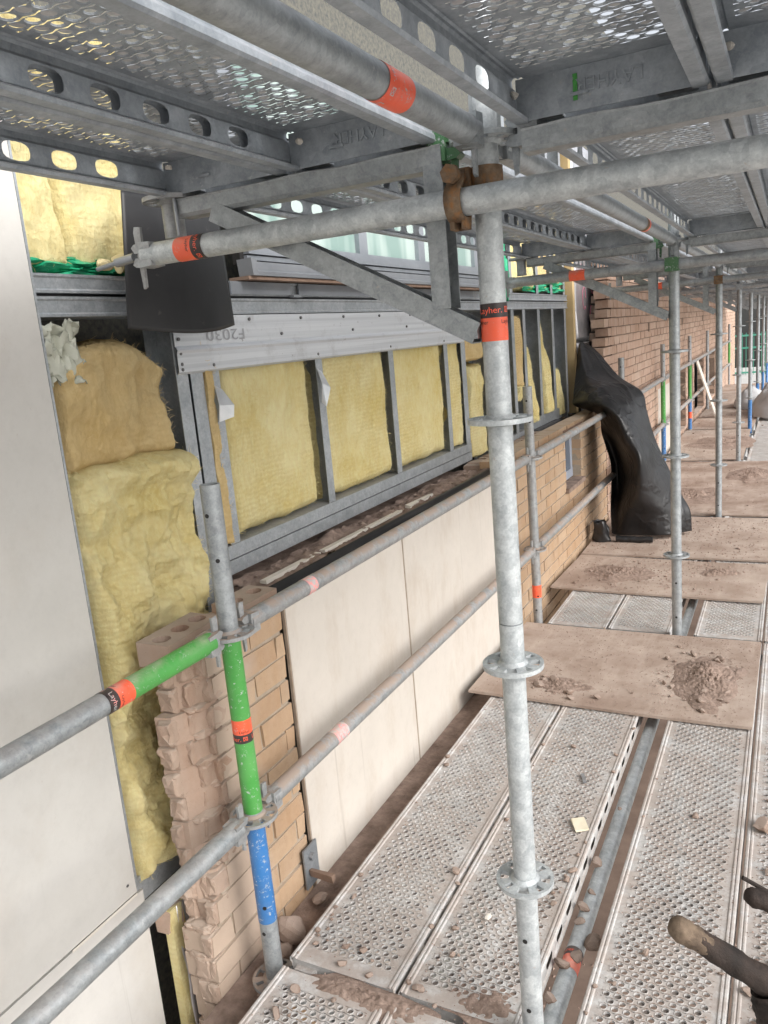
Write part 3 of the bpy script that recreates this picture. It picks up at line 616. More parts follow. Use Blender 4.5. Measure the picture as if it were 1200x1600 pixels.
# strips of silver tape hanging on studs
for (y, z, lab, sd) in ((.487, 1.52, 'crumpled silver tape on the left stud below the flashing', 1), (1.06, 1.515, 'folded silver tape flap hanging on the middle stud', 2)):
    e = empty('silver_tape', (XS, y, z), lab, 'tape')
    m = MB(); s_ = .9
    if sd == 1: m.add([(.004, -.02, .06), (.006, .012, .045), (.03, .03, -.005), (.02, -.028, .0), (.012, -.028, -.05), (.03, .022, -.04)], [(0, 1, 3), (1, 2, 3), (3, 2, 5, 4)])
    else: m.add([(.004, .0, .075), (.006, .03, .06), (.03, .04, .0), (.02, -.0, .02), (.045, -.055, -.045), (.03, .0, -.065)], [(0, 1, 2, 3), (3, 2, 5, 4)])
    solid(m.obj('tape', 'tape', e), .001)

# ------------------------------------------------------------------ black membranes
def catmull(P, t):
    n = len(P)-1; t = max(0, t); x = min(t*n, n-1e-6); i = int(x); u = x-i; p = [P[max(0, min(n, i+k))] for k in (-1, 0, 1, 2)]
    return .5*((2*p[1])+(p[2]-p[0])*u+(2*p[0]-5*p[1]+4*p[2]-p[3])*u*u+(3*p[1]-p[0]-3*p[2]+p[3])*u**3)
rows = [[(903, 548, 4.9), (905, 538, 4.9), (909, 534, 4.92), (917, 537, 4.95), (927, 544, 4.98), (937, 553, 5.0)],
        [(899, 590, 4.72), (912, 584, 4.68), (926, 580, 4.72), (940, 580, 4.78), (954, 583, 4.84), (967, 588, 4.9)],
        [(896, 620, 4.58), (916, 611, 4.46), (940, 605, 4.50), (962, 604, 4.62), (982, 606, 4.7), (1002, 612, 4.8)],
        [(898, 634, 4.56), (922, 628, 4.34), (948, 628, 4.32), (972, 630, 4.46), (992, 632, 4.6), (1010, 640, 4.74)],
        [(934, 648, 4.66), (948, 644, 4.36), (966, 652, 4.26), (984, 657, 4.36), (1000, 660, 4.52), (1016, 664, 4.70)],
        [(940, 676, 4.72), (956, 682, 4.66), (974, 688, 4.28), (992, 688, 4.26), (1009, 690, 4.46), (1025, 690, 4.68)],
        [(947, 700, 4.72), (963, 706, 4.72), (984, 714, 4.34), (1000, 715, 4.20), (1018, 716, 4.42), (1037, 716, 4.66)],
        [(954, 724, 4.70), (968, 734, 4.72), (987, 738, 4.40), (999, 740, 4.20), (1025, 743, 4.38), (1051, 745, 4.62)],
        [(955, 758, 4.66), (968, 765, 4.68), (984, 768, 4.36), (998, 770, 4.24), (1030, 773, 4.36), (1065, 774, 4.60)],
        [(954, 795, 4.54), (963, 798, 4.52), (974, 802, 4.36), (992, 803, 4.32), (1034, 804, 4.36), (1078, 798, 4.56)],
        [(956, 833, 4.42), (964, 836, 4.40), (975, 836, 4.38), (1000, 836, 4.37), (1040, 836, 4.36), (1081, 829, 4.55)]]
CP = [[at(a, b, 'y', c) for a, b, c in r] for r in rows]
for p in CP[-1]: p.z = max(p.z, .097)
def mf(u, v):
    p = catmull([catmull(r, u) for r in CP], v+(.006*noise.noise(Vector((u*14, 5, 0))) if .03 < v < .97 else .012*noise.noise(Vector((u*9, 5, 0)))*(v < .5)) if True else v); q = Vector((p.x*3, p.y*3, p.z*3))
    cre = abs(noise.noise(q*1.6+Vector((4, 2, 0))))
    k = .006*noise.noise(q*2.0)+.012*(cre**.7); p = p+Vector((.3, -.8, .2))*k
    for (u0, v0, u1, v1, am, wd) in CREASE:
        dx, dy = u1-u0, v1-v0; t_ = max(0, min(1, ((u-u0)*dx+(v-v0)*dy)/(dx*dx+dy*dy))); ds = math.hypot(u-u0-t_*dx, (v-v0-t_*dy))
        if ds < wd: p = p+Vector((.4, -.8, .2))*am*(1-ds/wd)*math.sin(math.pi*min(1, t_*.9+.1))
    if p.z < .096: p.z = .096
    return p
CREASE = [(.1, .1, .95, .42, .022, .10), (.2, .32, .9, .30, .016, .06), (.3, .05, .6, .35, -.018, .08), (.95, .35, .5, .95, .014, .09), (.6, .45, .85, .75, -.016, .07), (.45, .8, .95, .9, .015, .06), (.05, .25, .5, .2, .015, .05), (.7, .05, .8, .35, .012, .05)]
o = solid(MB().grid(60, 110, mf).obj('black_membrane', 'membrane', None, True), .003); tag(o, 'large black membrane sheet draped over the guard rail down to deck', 'membrane')
e = empty('rolled_membrane', (-.6, 4.26, .095), 'small crumpled black membrane roll lying at the foot of the wall', 'membrane')
MB().tube((-.02, .0, .025), (.235, .0, .025), .024, 14, r1=.02, seg=6, wob=.004).obj('roll', 'membrane', e, True)
def rf(u, v):
    th = u*2*math.pi; r = .07*(1+.35*noise.noise(Vector((math.cos(th)*1.3, v*2, math.sin(th)*1.3)))); h = v*.15
    return (-.12+r*math.cos(th)*(1-.4*v)-.02*v, .02+r*math.sin(th)*.8+.0*v, h+.02*noise.noise(Vector((th, v*4, 3))))
solid(MB().grid(26, 14, rf).obj('crumple', 'membrane', e, True), .002)
def fl(u, v):
    y = .064-.052*v+u*(.360+.060*v); z = 2.065-.318*v-.020*v*math.sin(u*3.1)
    return (-.905+.035*math.sin(u*2.8+.2)*(.3+v)-.02, y, z)
o = solid(MB().grid(30, 30, fl).obj('membrane_flap', 'flap', None, True), .003); tag(o, 'black membrane flap hanging behind the end of the tie tube', 'membrane')

# ------------------------------------------------------------------ scaffold components
def rosette_mesh(mat):
    m = MB(); n = 48; rs = [.0255, .033, .035, .0375, .0525, .0545, .062]; t = .0045
    holes = set()
    for k in range(8):
        big = k % 2 == 0; c = k*6
        for j in ((-2, -1, 0, 1) if big else (-1, 0)): holes.add((c+j) % n)
    def P(r, i, z): a = (i+.0)*2*math.pi/n; return (r*math.cos(a), r*math.sin(a), z)
    for q in range(len(rs)-1):
        for i in range(n):
            h = q in (2, 3, 4) and i in holes and not (q in (2, 4) and False)
            if h:
                continue
            for z in (t, -t): m.add([P(rs[q], i, z), P(rs[q+1], i, z), P(rs[q+1], i+1, z), P(rs[q], i+1, z)], [(0, 1, 2, 3)])
    for i in range(n):
        m.add([P(.062, i, t), P(.062, i+1, t), P(.062, i+1, -t), P(.062, i, -t)], [(0, 1, 2, 3)])
        if i in holes:
            for r in (.035, .0545): m.add([P(r, i, t), P(r, i+1, t), P(r, i+1, -t), P(r, i, -t)], [(0, 1, 2, 3)])
            for j in (i, i+1):
                if (i-1 if j == i else i+1) % n not in holes: m.add([P(.035, j, t), P(.0545, j, t), P(.0545, j, -t), P(.035, j, -t)], [(0, 1, 2, 3)])
        m.add([P(.0245, i, .011), P(.0245, i+1, .011), P(.031, i+1, t), P(.031, i, t)], [(0, 1, 2, 3)])
        m.add([P(.0245, i, -.011), P(.0245, i+1, -.011), P(.031, i+1, -t), P(.031, i, -t)], [(0, 1, 2, 3)])
    return m.mesh('rosette', mat)
ROS = {k: rosette_mesh(k) for k in ('galv', 'galv_bright', 'galv_dusty')}
def rosette(parent, z, mat, rz=0):
    o = D.objects.new('rosette', ROS[mat]); col.objects.link(o); o.parent = parent; o.location = (0, 0, z); o.rotation_euler = (0, 0, rz); return o
def band(parent, name, mat, p0, p1, r=R+.0006, n=28): return MB().tube(p0, p1, r, n, cap=False).obj(name, mat, parent, True)
def sticker(parent, axis, t, flip=False, rot=0, mats=('orange', 'black_ink', 'orange_ink'), wid=.07, letters=True, rr=R):
    """warning sticker round a tube along local axis at distance t"""
    A = {'x': Vector((1, 0, 0)), 'y': Vector((0, 1, 0)), 'z': Vector((0, 0, 1))}[axis]; sg = -1 if flip else 1
    B = A.orthogonal().normalized(); C = A.cross(B)
    e_ = MB().tube(A*t, A*(t+sg*wid*.62), rr+.0008, 28, cap=False).obj('sticker', mats[0], parent, True)
    MB().tube(A*(t+sg*wid*.62), A*(t+sg*wid), rr+.0008, 28, cap=False).obj('sticker_band', mats[1], e_, True)
    if letters:
        for q in range(2):
            def fn(c, q=q):
                a = rot+q*math.pi-sg*0+c.x/rr; h = t+sg*(wid*.81)+c.y
                return B*math.cos(a)*(rr+.0012)+C*math.sin(a)*(rr+.0012)+A*h
            textmesh('Layher. \u22a0', .016, mats[2], 'lettering', fn, e_)
        for q in range(3):
            def fn2(c, q=q):
                a = rot+q*2.1+c.x/rr; h = t+sg*(wid*.5)+c.y
                return B*math.cos(a)*(rr+.0012)+C*math.sin(a)*(rr+.0012)+A*h
            textmesh('Layher', .010, mats[1], 'lettering', fn2, e_)
    return e_
def wedge_head(par, axis, t, sgn, mat, wedge=True):
    """cast head at the end of a ledger; axis x or y, sgn points out of the tube"""
    f = (lambda a, b, c: (t+sgn*a, b, c)) if axis == 'x' else (lambda a, b, c: (b, t+sgn*a, c))
    m = MB()
    for z0, z1 in ((.006, .030), (-.030, -.006)): m.prism([(-.012, z0*.9), (.022, z0*.8), (.030, (z0+z1)/2), (.022, z1*.8), (-.012, z1*.9)], -.013, .013, lambda a, b, c: f(a, c, b))
    m.prism([(-.03, -.0245), (.004, -.027), (.004, .027), (-.03, .0245)], -.0215, .0215, lambda a, b, c: f(a, c, b))
    h = m.obj('wedge_head', mat, par)
    if wedge:
        m = MB(); m.prism([(.010, -.066), (.018, -.070), (.026, .050), (.022, .062), (.006, .060)], -.0035, .0035, lambda a, b, c: f(a, c, b)); m.obj('wedge', mat, h)
    return h
# --- main standards
def standard(k, y, label):
    mt = 'galv_bright' if k == 0 else 'galv'
    e = empty('scaffold_standard', (0, y, 0), label, 'scaffold post', 'main line of scaffold standards')
    MB().tube((0, 0, -2.0), (0, 0, 1.09), R, 32).obj('tube', mt, e, True)
    MB().tube((0, 0, 1.0925), (0, 0, 3.2), R, 32).obj('tube', mt, e, True)
    MB().tube((0, 0, 1.05), (0, 0, 1.13), R-.002, 24).obj('spigot', 'dark_steel', e, True)
    for z in (-1.5, -1, -.5, 0, .5, 1, 1.5, 2, 2.5): rosette(e, z, mt, .2)
    if k >= 4: band(e, 'blue_band', 'blue', (0, 0, .02), (0, 0, .47))
    m = MB()
    for z in (.18, .36): m.tube((-.0, -R-.0006, z), (0, -R+.004, z), .0055, 10)
    m.obj('pin_hole', 'black', e)
    return e
S0 = standard(0, 0, 'bright galvanised standard nearest the camera with an orange and black sticker')
sticker(S0, 'z', 1.648, rot=1.15, wid=.068)
for k in range(1, 8): standard(k, YS[k], '%s galvanised standard from the camera%s' % (ORD[k], ', with a blue painted lower length' if k >= 4 else ' in the main row'))
# --- bracket posts by the wall
def post(k, y, label, green, blue, dusty=True):
    x = PX if k < 3 else PX-.035
    e = empty('guard_post', (x, y, 0), label, 'guard post', 'short guard posts along the wall'); mt = 'galv_dusty' if k else 'galv'
    MB().tube((0, 0, -.05), (0, 0, 1.372), R, 28, hollow=.004).obj('tube', mt, e, True)
    for z in (.5, 1.0): rosette(e, z, 'galv_dusty', .3)
    m = MB(); m.tube((0, -R-.0006, 1.30), (0, -R+.003, 1.30), .0055, 10); m.tube((.012, -R*.9, 1.19), (.011, -R*.8, 1.19), .0055, 10); m.tube((.0, -R-.0006, .16), (0, -R+.003, .16), .0055, 10); m.tube((.012, -R*.9-.0006, .24), (.011, -R*.8, .24), .0055, 10)
    m.obj('pin_hole', 'black', e)
    if green: band(e, 'green_band', 'green', (0, 0, .515), (0, 0, .985))
    if blue: band(e, 'blue_band', 'blue', (0, 0, .19 if k == 0 else .1), (0, 0, .485))
    return e
p0 = post(0, 0, 'nearest guard post, painted green then blue, open at the top', 1, 1); sticker(p0, 'z', .775, flip=True, rot=.6, wid=.062)
p1 = post(1, YS[1], 'plain grey guard post with a small orange sticker near its foot', 0, 0); sticker(p1, 'z', .23, rot=.6, wid=.07, mats=('orange', 'orange', 'orange_ink'), letters=False)
post(2, YS[2], 'grey guard post whose top pokes up behind the black membrane', 0, 0)
post(3, YS[3], 'green guard post just beyond the big black membrane', 1, 1); p4 = post(4, YS[4], 'green and blue guard post with a red band near the leaning plank', 1, 1)
sticker(p4, 'z', .25, wid=.09, mats=('orange', 'orange', 'orange_ink'), letters=False)
post(5, YS[5], 'bare guard post rising beyond the leaning plank', 0, 0); post(6, YS[6], 'far green guard post near the end of the brick wall', 1, 1); post(7, YS[7], 'farthest green guard post against the brick wall end', 1, 0)
# --- guard rails along the wall
RY = [YM]+YS
for k in range(8):
    for z, nm in ((1.0, 'upper'), (.5, 'lower')):
        y0, y1 = RY[k], RY[k+1]; xa = PX if k < 4 else PX-.035; xb = PX if k < 3 else PX-.035
        bay = ['left of the green and blue post', 'in front of the cream boards', 'in front of the small window', 'just behind the black membrane', 'beyond the second green post', 'past the leaning plank', 'near the far end', 'at the farthest bay'][k]
        lab = '%s guard rail %s' % (('part green' if (k == 0 and z == 1) else 'dusty' if k else 'mottled grey')+' '+nm, bay)
        e = empty('guard_rail', (xa, y0, z), lab, 'guard rail', 'guard rails along the wall'); d = Vector((xb-xa, y1-y0, 0)); ln = d.length
        e.rotation_euler = (0, 0, math.atan2(-(xb-xa), y1-y0)); mt = 'galv_dusty' if k else 'galv'
        MB().tube((0, .07, .004), (0, ln-.07, .004), R, 28, seg=1).obj('tube', mt, e, True)
        wedge_head(e, 'y', .068, -1, 'galv_dusty'); wedge_head(e, 'y', ln-.068, 1, 'galv_dusty')
        if k == 0 and z == 1:
            band(e, 'green_band', 'green', (0, ln-.36, .004), (0, ln-.075, .004)); q = sticker(e, 'y', ln-.345, flip=True, rot=1.0, mats=('orange', 'black_ink', 'pink')); q.location = (0, 0, .004)
        if k == 1: q = sticker(e, 'y', .34 if z == 1 else .40, rot=.5, mats=('pink', 'galv_dusty' if z == 1 else 'pink', 'pink'), letters=False); q.location = (0, 0, .004)
# --- main line ledgers (between the standards)
for k in range(7):
    for z, nm in ((0, 'lower'), (2.0, 'overhead')):
        y0, y1 = RY[k], RY[k+1]; ln = y1-y0
        if z == 0 and k == 0: continue
        e = empty('ledger', (0, y0, z), '%s ledger tube running between the standards, %s bay from camera' % (nm, ORD[k if z else k-1]), 'ledger', 'ledgers between the main standards')
        MB().tube((0, .07, 0), (0, ln-.07, 0), R, 28).obj('tube', 'galv_bright' if z == 0 else 'galv', e, True)  # lighter steel on the lower ledgers paints in light missing from the gap
        wedge_head(e, 'y', .068, -1, 'galv'); wedge_head(e, 'y', ln-.068, 1, 'galv')
        if k == 0: sticker(e, 'y', ln-.35, flip=True, rot=3.5, wid=.08, mats=('orange', 'orange', 'pink'), letters=True)
        if k == 1 and z == 0: sticker(e, 'y', .30, rot=2.0, wid=.075)
        if k == 1 and z: sticker(e, 'y', ln-.9, rot=2.0, wid=.075, mats=('rust', 'orange', 'pink'), letters=False)
# --- transoms and brackets
def uprofile(m, x0, x1):                                 # open U channel along x
    f = lambda a, b, t: (t, a, b)
    n = 24; prof = [(-.027, .0), (-.0245, -.004), (-.022, -.03), (-.018, -.037), (.018, -.037), (.022, -.03), (.0245, -.004), (.027, .0)]
    for i in range(n):
        a, b = x0+(x1-x0)*i/n, x0+(x1-x0)*(i+1)/n
        ja, jb = [.005*noise.noise(Vector((q*9, 2, x0*3))) for q in (a, b)]
        pa = [(p, z+(ja if z > -.005 else 0)) for p, z in prof]; pb = [(p, z+(jb if z > -.005 else 0)) for p, z in prof]
        N = len(prof); m.add([f(p, z, a) for p, z in pa]+[f(p, z, b) for p, z in pb], [(j, j+1, N+j+1, N+j) for j in range(N-1)])
    return m
def transom(k, z, y):
    nm = 'upper' if z else 'lower'
    e = empty('transom', (0, y, z), '%s U channel transom right of the %s standard' % (nm, ORD[k]), 'transom', 'transoms right of the main standards')
    solid(uprofile(MB(), .075, 1.02).obj('channel', 'galv', e), .003)
    wedge_head(e, 'x', .072, -1, 'galv')
    return e
def bracket(k, z, y):
    nm = 'upper' if z else 'lower'; mt = 'galv'
    e = empty('bracket', (0, y, z), '%s triangular bracket on the wall side of the %s standard' % (nm, ORD[k]), 'scaffold bracket', 'triangular brackets on the wall side')
    solid(uprofile(MB(), -.69, -.075).obj('top_channel', mt, e), .003)
    def chan(p0, p1, wd=.046, dp=.04):
        m = MB(); p0, p1 = Vector(p0), Vector(p1); d = (p1-p0).normalized(); u = Vector((0, 1, 0)); v = d.cross(u)
        prof = [(-wd/2, dp/2), (-wd/2, -dp/2), (wd/2, -dp/2), (wd/2, dp/2)]
        m.add([p0+u*a+v*b for a, b in prof]+[p1+u*a+v*b for a, b in prof], [(0, 1, 5, 4), (1, 2, 6, 5), (2, 3, 7, 6)]); return m
    solid(chan((-.60, 0, -.036), (-.028, 0, -.335)).obj('diagonal', mt, e), .003)
    solid(chan((-.092, 0, -.03), (-.092, 0, -.285), .05, .036).obj('upright', mt, e), .003)
    MB().box((-.045, -.022, -.345), (-.026, .022, -.315)).obj('foot_plate', mt, e)
    MB().tube((PX, 0, -.075), (PX, 0, .03), .0235, 24).obj('end_stub', 'galv_dusty', e, True); o = rosette(e, .006, 'galv_dusty', .2); o.location.x = PX
    wedge_head(e, 'x', -.072, 1, 'dkgreen' if k in (0, 1) else 'galv')
    return e
for k in range(0, 8):
    for z in (0, 2.0): transom(k, z, YS[k]); bracket(k, z, YS[k])
# --- tie tubes under the upper transoms with couplers
for k in range(0, 8):
    y = YS[k]-.05; x0 = -.80
    e = empty('tie_tube', (0, y, 1.893), ['long tie tube across the view clamped to the bright standard', 'dark tie tube with a red sticker clamped to the second standard'][k] if k < 2 else '%s tie tube across, clamped to the %s standard' % (ORD[k], ORD[k]), 'scaffold tube', 'tie tubes across under the upper deck')
    MB().tube((x0+.03, 0, 0), (1.35, 0, 0), R, 30, hollow=.003).obj('tube', 'galv' if k else 'galv_bright', e, True)
    wedge_head(e, 'x', x0+.03, -1, 'galv_dusty')
    if k in (0, 1, 2): sticker(e, 'x', x0+.125 if k == 0 else x0+.33, rot=2.2, wid=.075, mats=('orange', 'black_ink', 'orange_ink') if k == 0 else ('orange', 'orange', 'pink'), letters=k == 0)
    cm = ['rust', 'dkgreen', 'rust', 'galv', 'galv', 'galv', 'galv', 'galv'][k]
    c = empty('tube_coupler', (0, YS[k], 1.893), ['rusty coupler holding the long tie tube on the bright standard', 'green coupler on the second standard'][k] if k < 2 else 'coupler on the %s standard at the tie tube' % ORD[k], 'coupler', 'couplers on the standards')
    if k == 0:      # strap over the tie tube, bolt above
        m = MB(); pr = []
        for i in range(13):
            a = math.radians(70-i*17.5); pr.append((-.05-math.cos(a)*(R+.007), math.sin(a)*(R+.007)))
        pts = [(-.045, .052)]+pr+[(-.035, -.045)]; N = len(pts)
        for (x0_, x1_) in ((-.052, -.022),):
            m.sheet([(p, q) for p, q in pts], x0_, x1_, lambda a, b, t: (t+.1*(b+.05)*-.1, a, b))
        solid(m.obj('strap', cm, c, True), .006)
        m = MB(); m.tube((-.037, -.082, .044), (-.037, -.03, .044), .011, 16); m.tube((-.037, -.088, .044), (-.037, -.076, .044), .017, 6); m.obj('bolt', cm, c)
        m = MB(); m.tube((0, 0, .022), (0, 0, .06), R+.006, 24); m.box((-.06, -.034, .022), (-.02, -.016, .06)); m.obj('body', cm, c, True)
        m = MB()
        for xx in (-.051, -.029): m.box((xx, -.062, -.046), (xx+.008, -.035, -.026))
        m.obj('hook', cm, c)
    else:
        MB().tube((0, 0, -.02), (0, 0, .02), R+.006, 24).obj('collar', cm, c, True)
        m = MB(); m.box((-.03, -.085, -.03), (.03, -.02, -.022)); m.box((-.03, -.085, .022), (.03, -.02, .03)); m.box((-.03, -.086, -.03), (.03, -.078, .03)); m.obj('saddle', cm, c)
        MB().tube((.035, -.04, 0), (.05, .02, 0), .007, 8).obj('bolt', cm, c)
# threaded rods at the near bracket end
o = MB().tube((PX+.035, -.03, 1.925), (PX+.033, -.03, 2.012), .0042, 10).obj('threaded_rod', 'alu'); tag(o, 'thin vertical threaded rod beside the bracket end disc', 'rod')
m = MB(); m.tube((-.805, -.05, 1.893), (-.862, -.048, 1.888), .010, 12); m.tube((-.862, -.048, 1.888), (-.925, -.045, 1.882), .0055, 10)
o = m.obj('tie_bolt', 'alu', None, True); tag(o, 'horizontal steel eye bolt poking out of the tie tube end', 'bolt')

# --- deck boards
BL, BW, BH = L-.024, .314, .070
def board_parts(mat, seed):
    plate = MB(); f = lambda u, v, dz: (u, v, dz); rg = random.Random(seed); upper = mat == 'deck_up'
    nc, pu, pv = (9, .0276, .0245) if upper else (9, .0274, .0202); nr = int((BL-.10)/pv); mu = (BW-nc*pu)/2; y0 = (BL-nr*pv)/2
    for j in range(nr):
        sh = (j % 2)*pu/2; v = y0+(j+.5)*pv
        for i in range(nc-(j % 2)):
            u = mu+(i+.5)*pu+sh; r = .0094
            if upper:
                g_ = j % 6; r = .0075 if g_ == 5 else rg.choice((.0095, .0108, .009, .0118))
                if g_ == 5 and i % 3 == 1 or g_ == 0 and i % 4 == 2: plate.add([(u-pu/2, v-pv/2, 0), (u+pu/2, v-pv/2, 0), (u+pu/2, v+pv/2, 0), (u-pu/2, v+pv/2, 0)], [(0, 1, 2, 3)]); continue
            else: r *= rg.uniform(.94, 1.06)
            lip = ((.97, .0012), (.88, .0014), (.84, -.0055)) if not upper else ((.96, .0008), (.88, .0014), (.84, .002))
            plate.hole(u, v, pu/2, pv/2, r, r, f, lip, 10)
            cl = noise.noise(Vector((u*9, v*5, seed)))*.6
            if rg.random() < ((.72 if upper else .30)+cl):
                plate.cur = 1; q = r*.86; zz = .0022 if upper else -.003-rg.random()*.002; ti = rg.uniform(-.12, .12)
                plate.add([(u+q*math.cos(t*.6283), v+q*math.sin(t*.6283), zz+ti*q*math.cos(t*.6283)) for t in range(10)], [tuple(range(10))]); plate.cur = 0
        if j % 2:
            for a, b in ((mu, mu+pu/2), (BW-mu-pu/2, BW-mu)): plate.add([(a, v-pv/2, 0), (b, v-pv/2, 0), (b, v+pv/2, 0), (a, v+pv/2, 0)], [(0, 1, 2, 3)])
    for a, b in ((0, y0), (BL-y0, BL)): plate.add([(mu, a, 0), (BW-mu, a, 0), (BW-mu, b, 0), (mu, b, 0)], [(0, 1, 2, 3)])
    pr = [(0, 0), (.003, .004), (.008, .0045), (.011, .001), (.014, .0035), (.018, .0035), (.021, 0), (mu, 0)]
    g = lambda a, b, t: (a, t, b); h = lambda a, b, t: (BW-a, t, b)
    plate.sheet(pr, 0, BL, g); plate.sheet(pr, 0, BL, h)
    rails = []
    for sx in (0, 1):
        m = MB(); X = lambda a: a if sx == 0 else BW-a
        sp = .105; ns = int((BL-.2)/sp); a0 = (BL-ns*sp)/2
        ff_ = lambda u, v, dz: (X(.006), u, v)
        for i in range(ns): m.hole(a0+(i+.5)*sp, -.034, sp/2, .018, .029, .0158, ff_, (), 16, .7)
        for a, b in ((0, a0), (BL-a0, BL)): m.add([(X(.006), a, -.052), (X(.006), b, -.052), (X(.006), b, -.016), (X(.006), a, -.016)], [(0, 1, 2, 3)])
        m.sheet([(0, 0), (0, -.010), (.006, -.016)], 0, BL, lambda a, b, t: (X(a), t, b))
        m.sheet([(.006, -.052), (.001, -.058), (.001, -.066), (.005, -.070), (.026, -.070), (.028, -.064), (.022, -.060)], 0, BL, lambda a, b, t: (X(a), t, b))
        rails.append(m.mesh('side_rail', mat))
    caps = []
    for q in (0, 1):
        m = MB(); y = .003 if q == 0 else BL-.003; yo = -.02 if q == 0 else BL+.02
        m.box((.008, min(y, y+(.003 if q == 0 else -.003)), -.068), (BW-.008, max(y, y+(.003 if q == 0 else -.003)), -.001))
        for xx in (.05, BW-.05): m.box((xx-.03, min(y, yo), -.064), (xx+.03, max(y, yo), -.020))
        m.box((.1, y+(.004 if q == 0 else -.008), -.045), (.13, y+(.006 if q == 0 else -.006), -.04))
        caps.append(m.mesh('end_cap', mat))
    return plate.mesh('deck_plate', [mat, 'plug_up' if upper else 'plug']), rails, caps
BP = {k: board_parts(k, 3) for k in ('deck', 'deck_up')}
def board(x0, y0, ztop, mat, label, grp):
    e = empty('deck_board', (x0, y0+.012, ztop), label, 'scaffold board', grp)
    pl, rl, cp = BP[mat]
    for nm, me in (('deck_plate', pl), ('side_rail', rl[0]), ('side_rail', rl[1]), ('end_cap', cp[0]), ('end_cap', cp[1])):
        o = D.objects.new(nm, me); col.objects.link(o); o.parent = e
    return e
side_lo = ['wall side', 'inner', 'right of the ledger', 'far right', 'outermost']
for k in range(0, 8):
    for i, (xl, xu) in enumerate(((-.676, -.717), (-.352, -.397), (.076, .062), (.398, .381), (.722, .700))):
        if k >= 4 and i == 4: continue
        if k == 0 and i in (3, 4) and False: continue
        if not (k >= 6):
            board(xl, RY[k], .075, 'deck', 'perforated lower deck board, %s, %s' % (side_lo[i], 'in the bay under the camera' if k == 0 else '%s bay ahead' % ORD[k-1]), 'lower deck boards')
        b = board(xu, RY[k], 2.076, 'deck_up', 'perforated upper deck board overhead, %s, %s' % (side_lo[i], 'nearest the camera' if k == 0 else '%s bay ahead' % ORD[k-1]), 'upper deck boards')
        if k == 0 and i in (1, 2):
            t = textmesh('LAYHER', .030, 'deck_up', 'embossed_lettering', lambda c: Vector((BW*.52-c.x, BL-.0075+c.z, -.030-c.y)), b, .0012)
        if k == 0 and i == 2: MB().box((.105, BL-.0085, -.052), (.112, BL-.0065, -.012)).obj('paint_mark', 'green', b)
# --- lower lift seen through the gap
o = MB().box((-1.0, -2.6, -1.96), (1.1, 12, -1.93)).obj('lower_lift_deck', 'lowdeck'); tag(o, 'brown dusty boarding of the lift below seen through the gap', 'scaffold board')
for (px_, py_, yy) in ((803, 149, -.05), (467, 221, -.05), (264, 262, -.06), (1139, 72, -.05)):
    p = at(px_, py_, 'y', yy); o = D.objects.new('mortar_blob', chunk_mesh('mortar_blob', int(px_), 'white_plank')); col.objects.link(o); o.location = p; o.scale = (.009, .009, .009); tag(o, 'small pale mortar blob stuck in the corner of an upper deck board', 'mortar', 'mortar blobs under the upper deck')
# --- plywood sheets on the deck
plys = [(-.775, .388, 1.635, 2.525, 'thin plywood sheet heaped with rubble, nearest on deck'), (-.80, .388, 3.14, 3.86, 'narrow plywood sheet just beyond the bare metal patch'), (-.80, .40, 3.93, 5.09, 'plywood sheet under the foot of the black membrane'),
        (-.79, .40, 5.18, 7.66, 'long plywood sheet beyond the third standard'), (-.79, .03, 7.78, 10.2, 'plywood sheet beside the far bare metal boards'), (-.79, .05, 10.32, 12.8, 'far plywood sheet under the leaning plank'), (-.79, .7, 12.9, 17.5, 'farthest dusty plywood sheet at the scaffold end')]
for i, (x0, x1, y0, y1, lab) in enumerate(plys):
    cx, cy = (x0+x1)/2, (y0+y1)/2; m = MB()
    nx, ny = 10, 10; bend = .004 if i < 2 else .002
    def top(u, v, z): return (x0-cx+(x1-x0)*u, y0-cy+(y1-y0)*v, z+bend*noise.noise(Vector((u*2+i, v*2, 0)))+.004*(2*u-1)**2*(1 if i < 2 else 0))
    n = 12; vs = [top(a/n, b/n, 0) for b in range(n+1) for a in range(n+1)]; lo = [(p[0], p[1], p[2]-.012) for p in vs]; W_ = n+1
    m.add(vs, [(b*W_+a, b*W_+a+1, (b+1)*W_+a+1, (b+1)*W_+a) for b in range(n) for a in range(n)])
    m.add(lo, [(b*W_+a, (b+1)*W_+a, (b+1)*W_+a+1, b*W_+a+1) for b in range(n) for a in range(n)])
    for seq in ([i_ for i_ in range(W_)], [i_*W_+n for i_ in range(W_)], [n*W_+n-i_ for i_ in range(W_)], [(n-i_)*W_ for i_ in range(W_)]):
        for a, b in zip(seq, seq[1:]): m.add([lo[a], lo[b], vs[b], vs[a]], [(0, 1, 2, 3)])
    o = m.obj('plywood_sheet', 'ply', None); o.location = (cx, cy, .095); o.rotation_euler = (0, 0, [-.004, -.03, .01, 0, .01, -.01, 0][i]); tag(o, lab, 'plywood', 'plywood sheets on the deck')

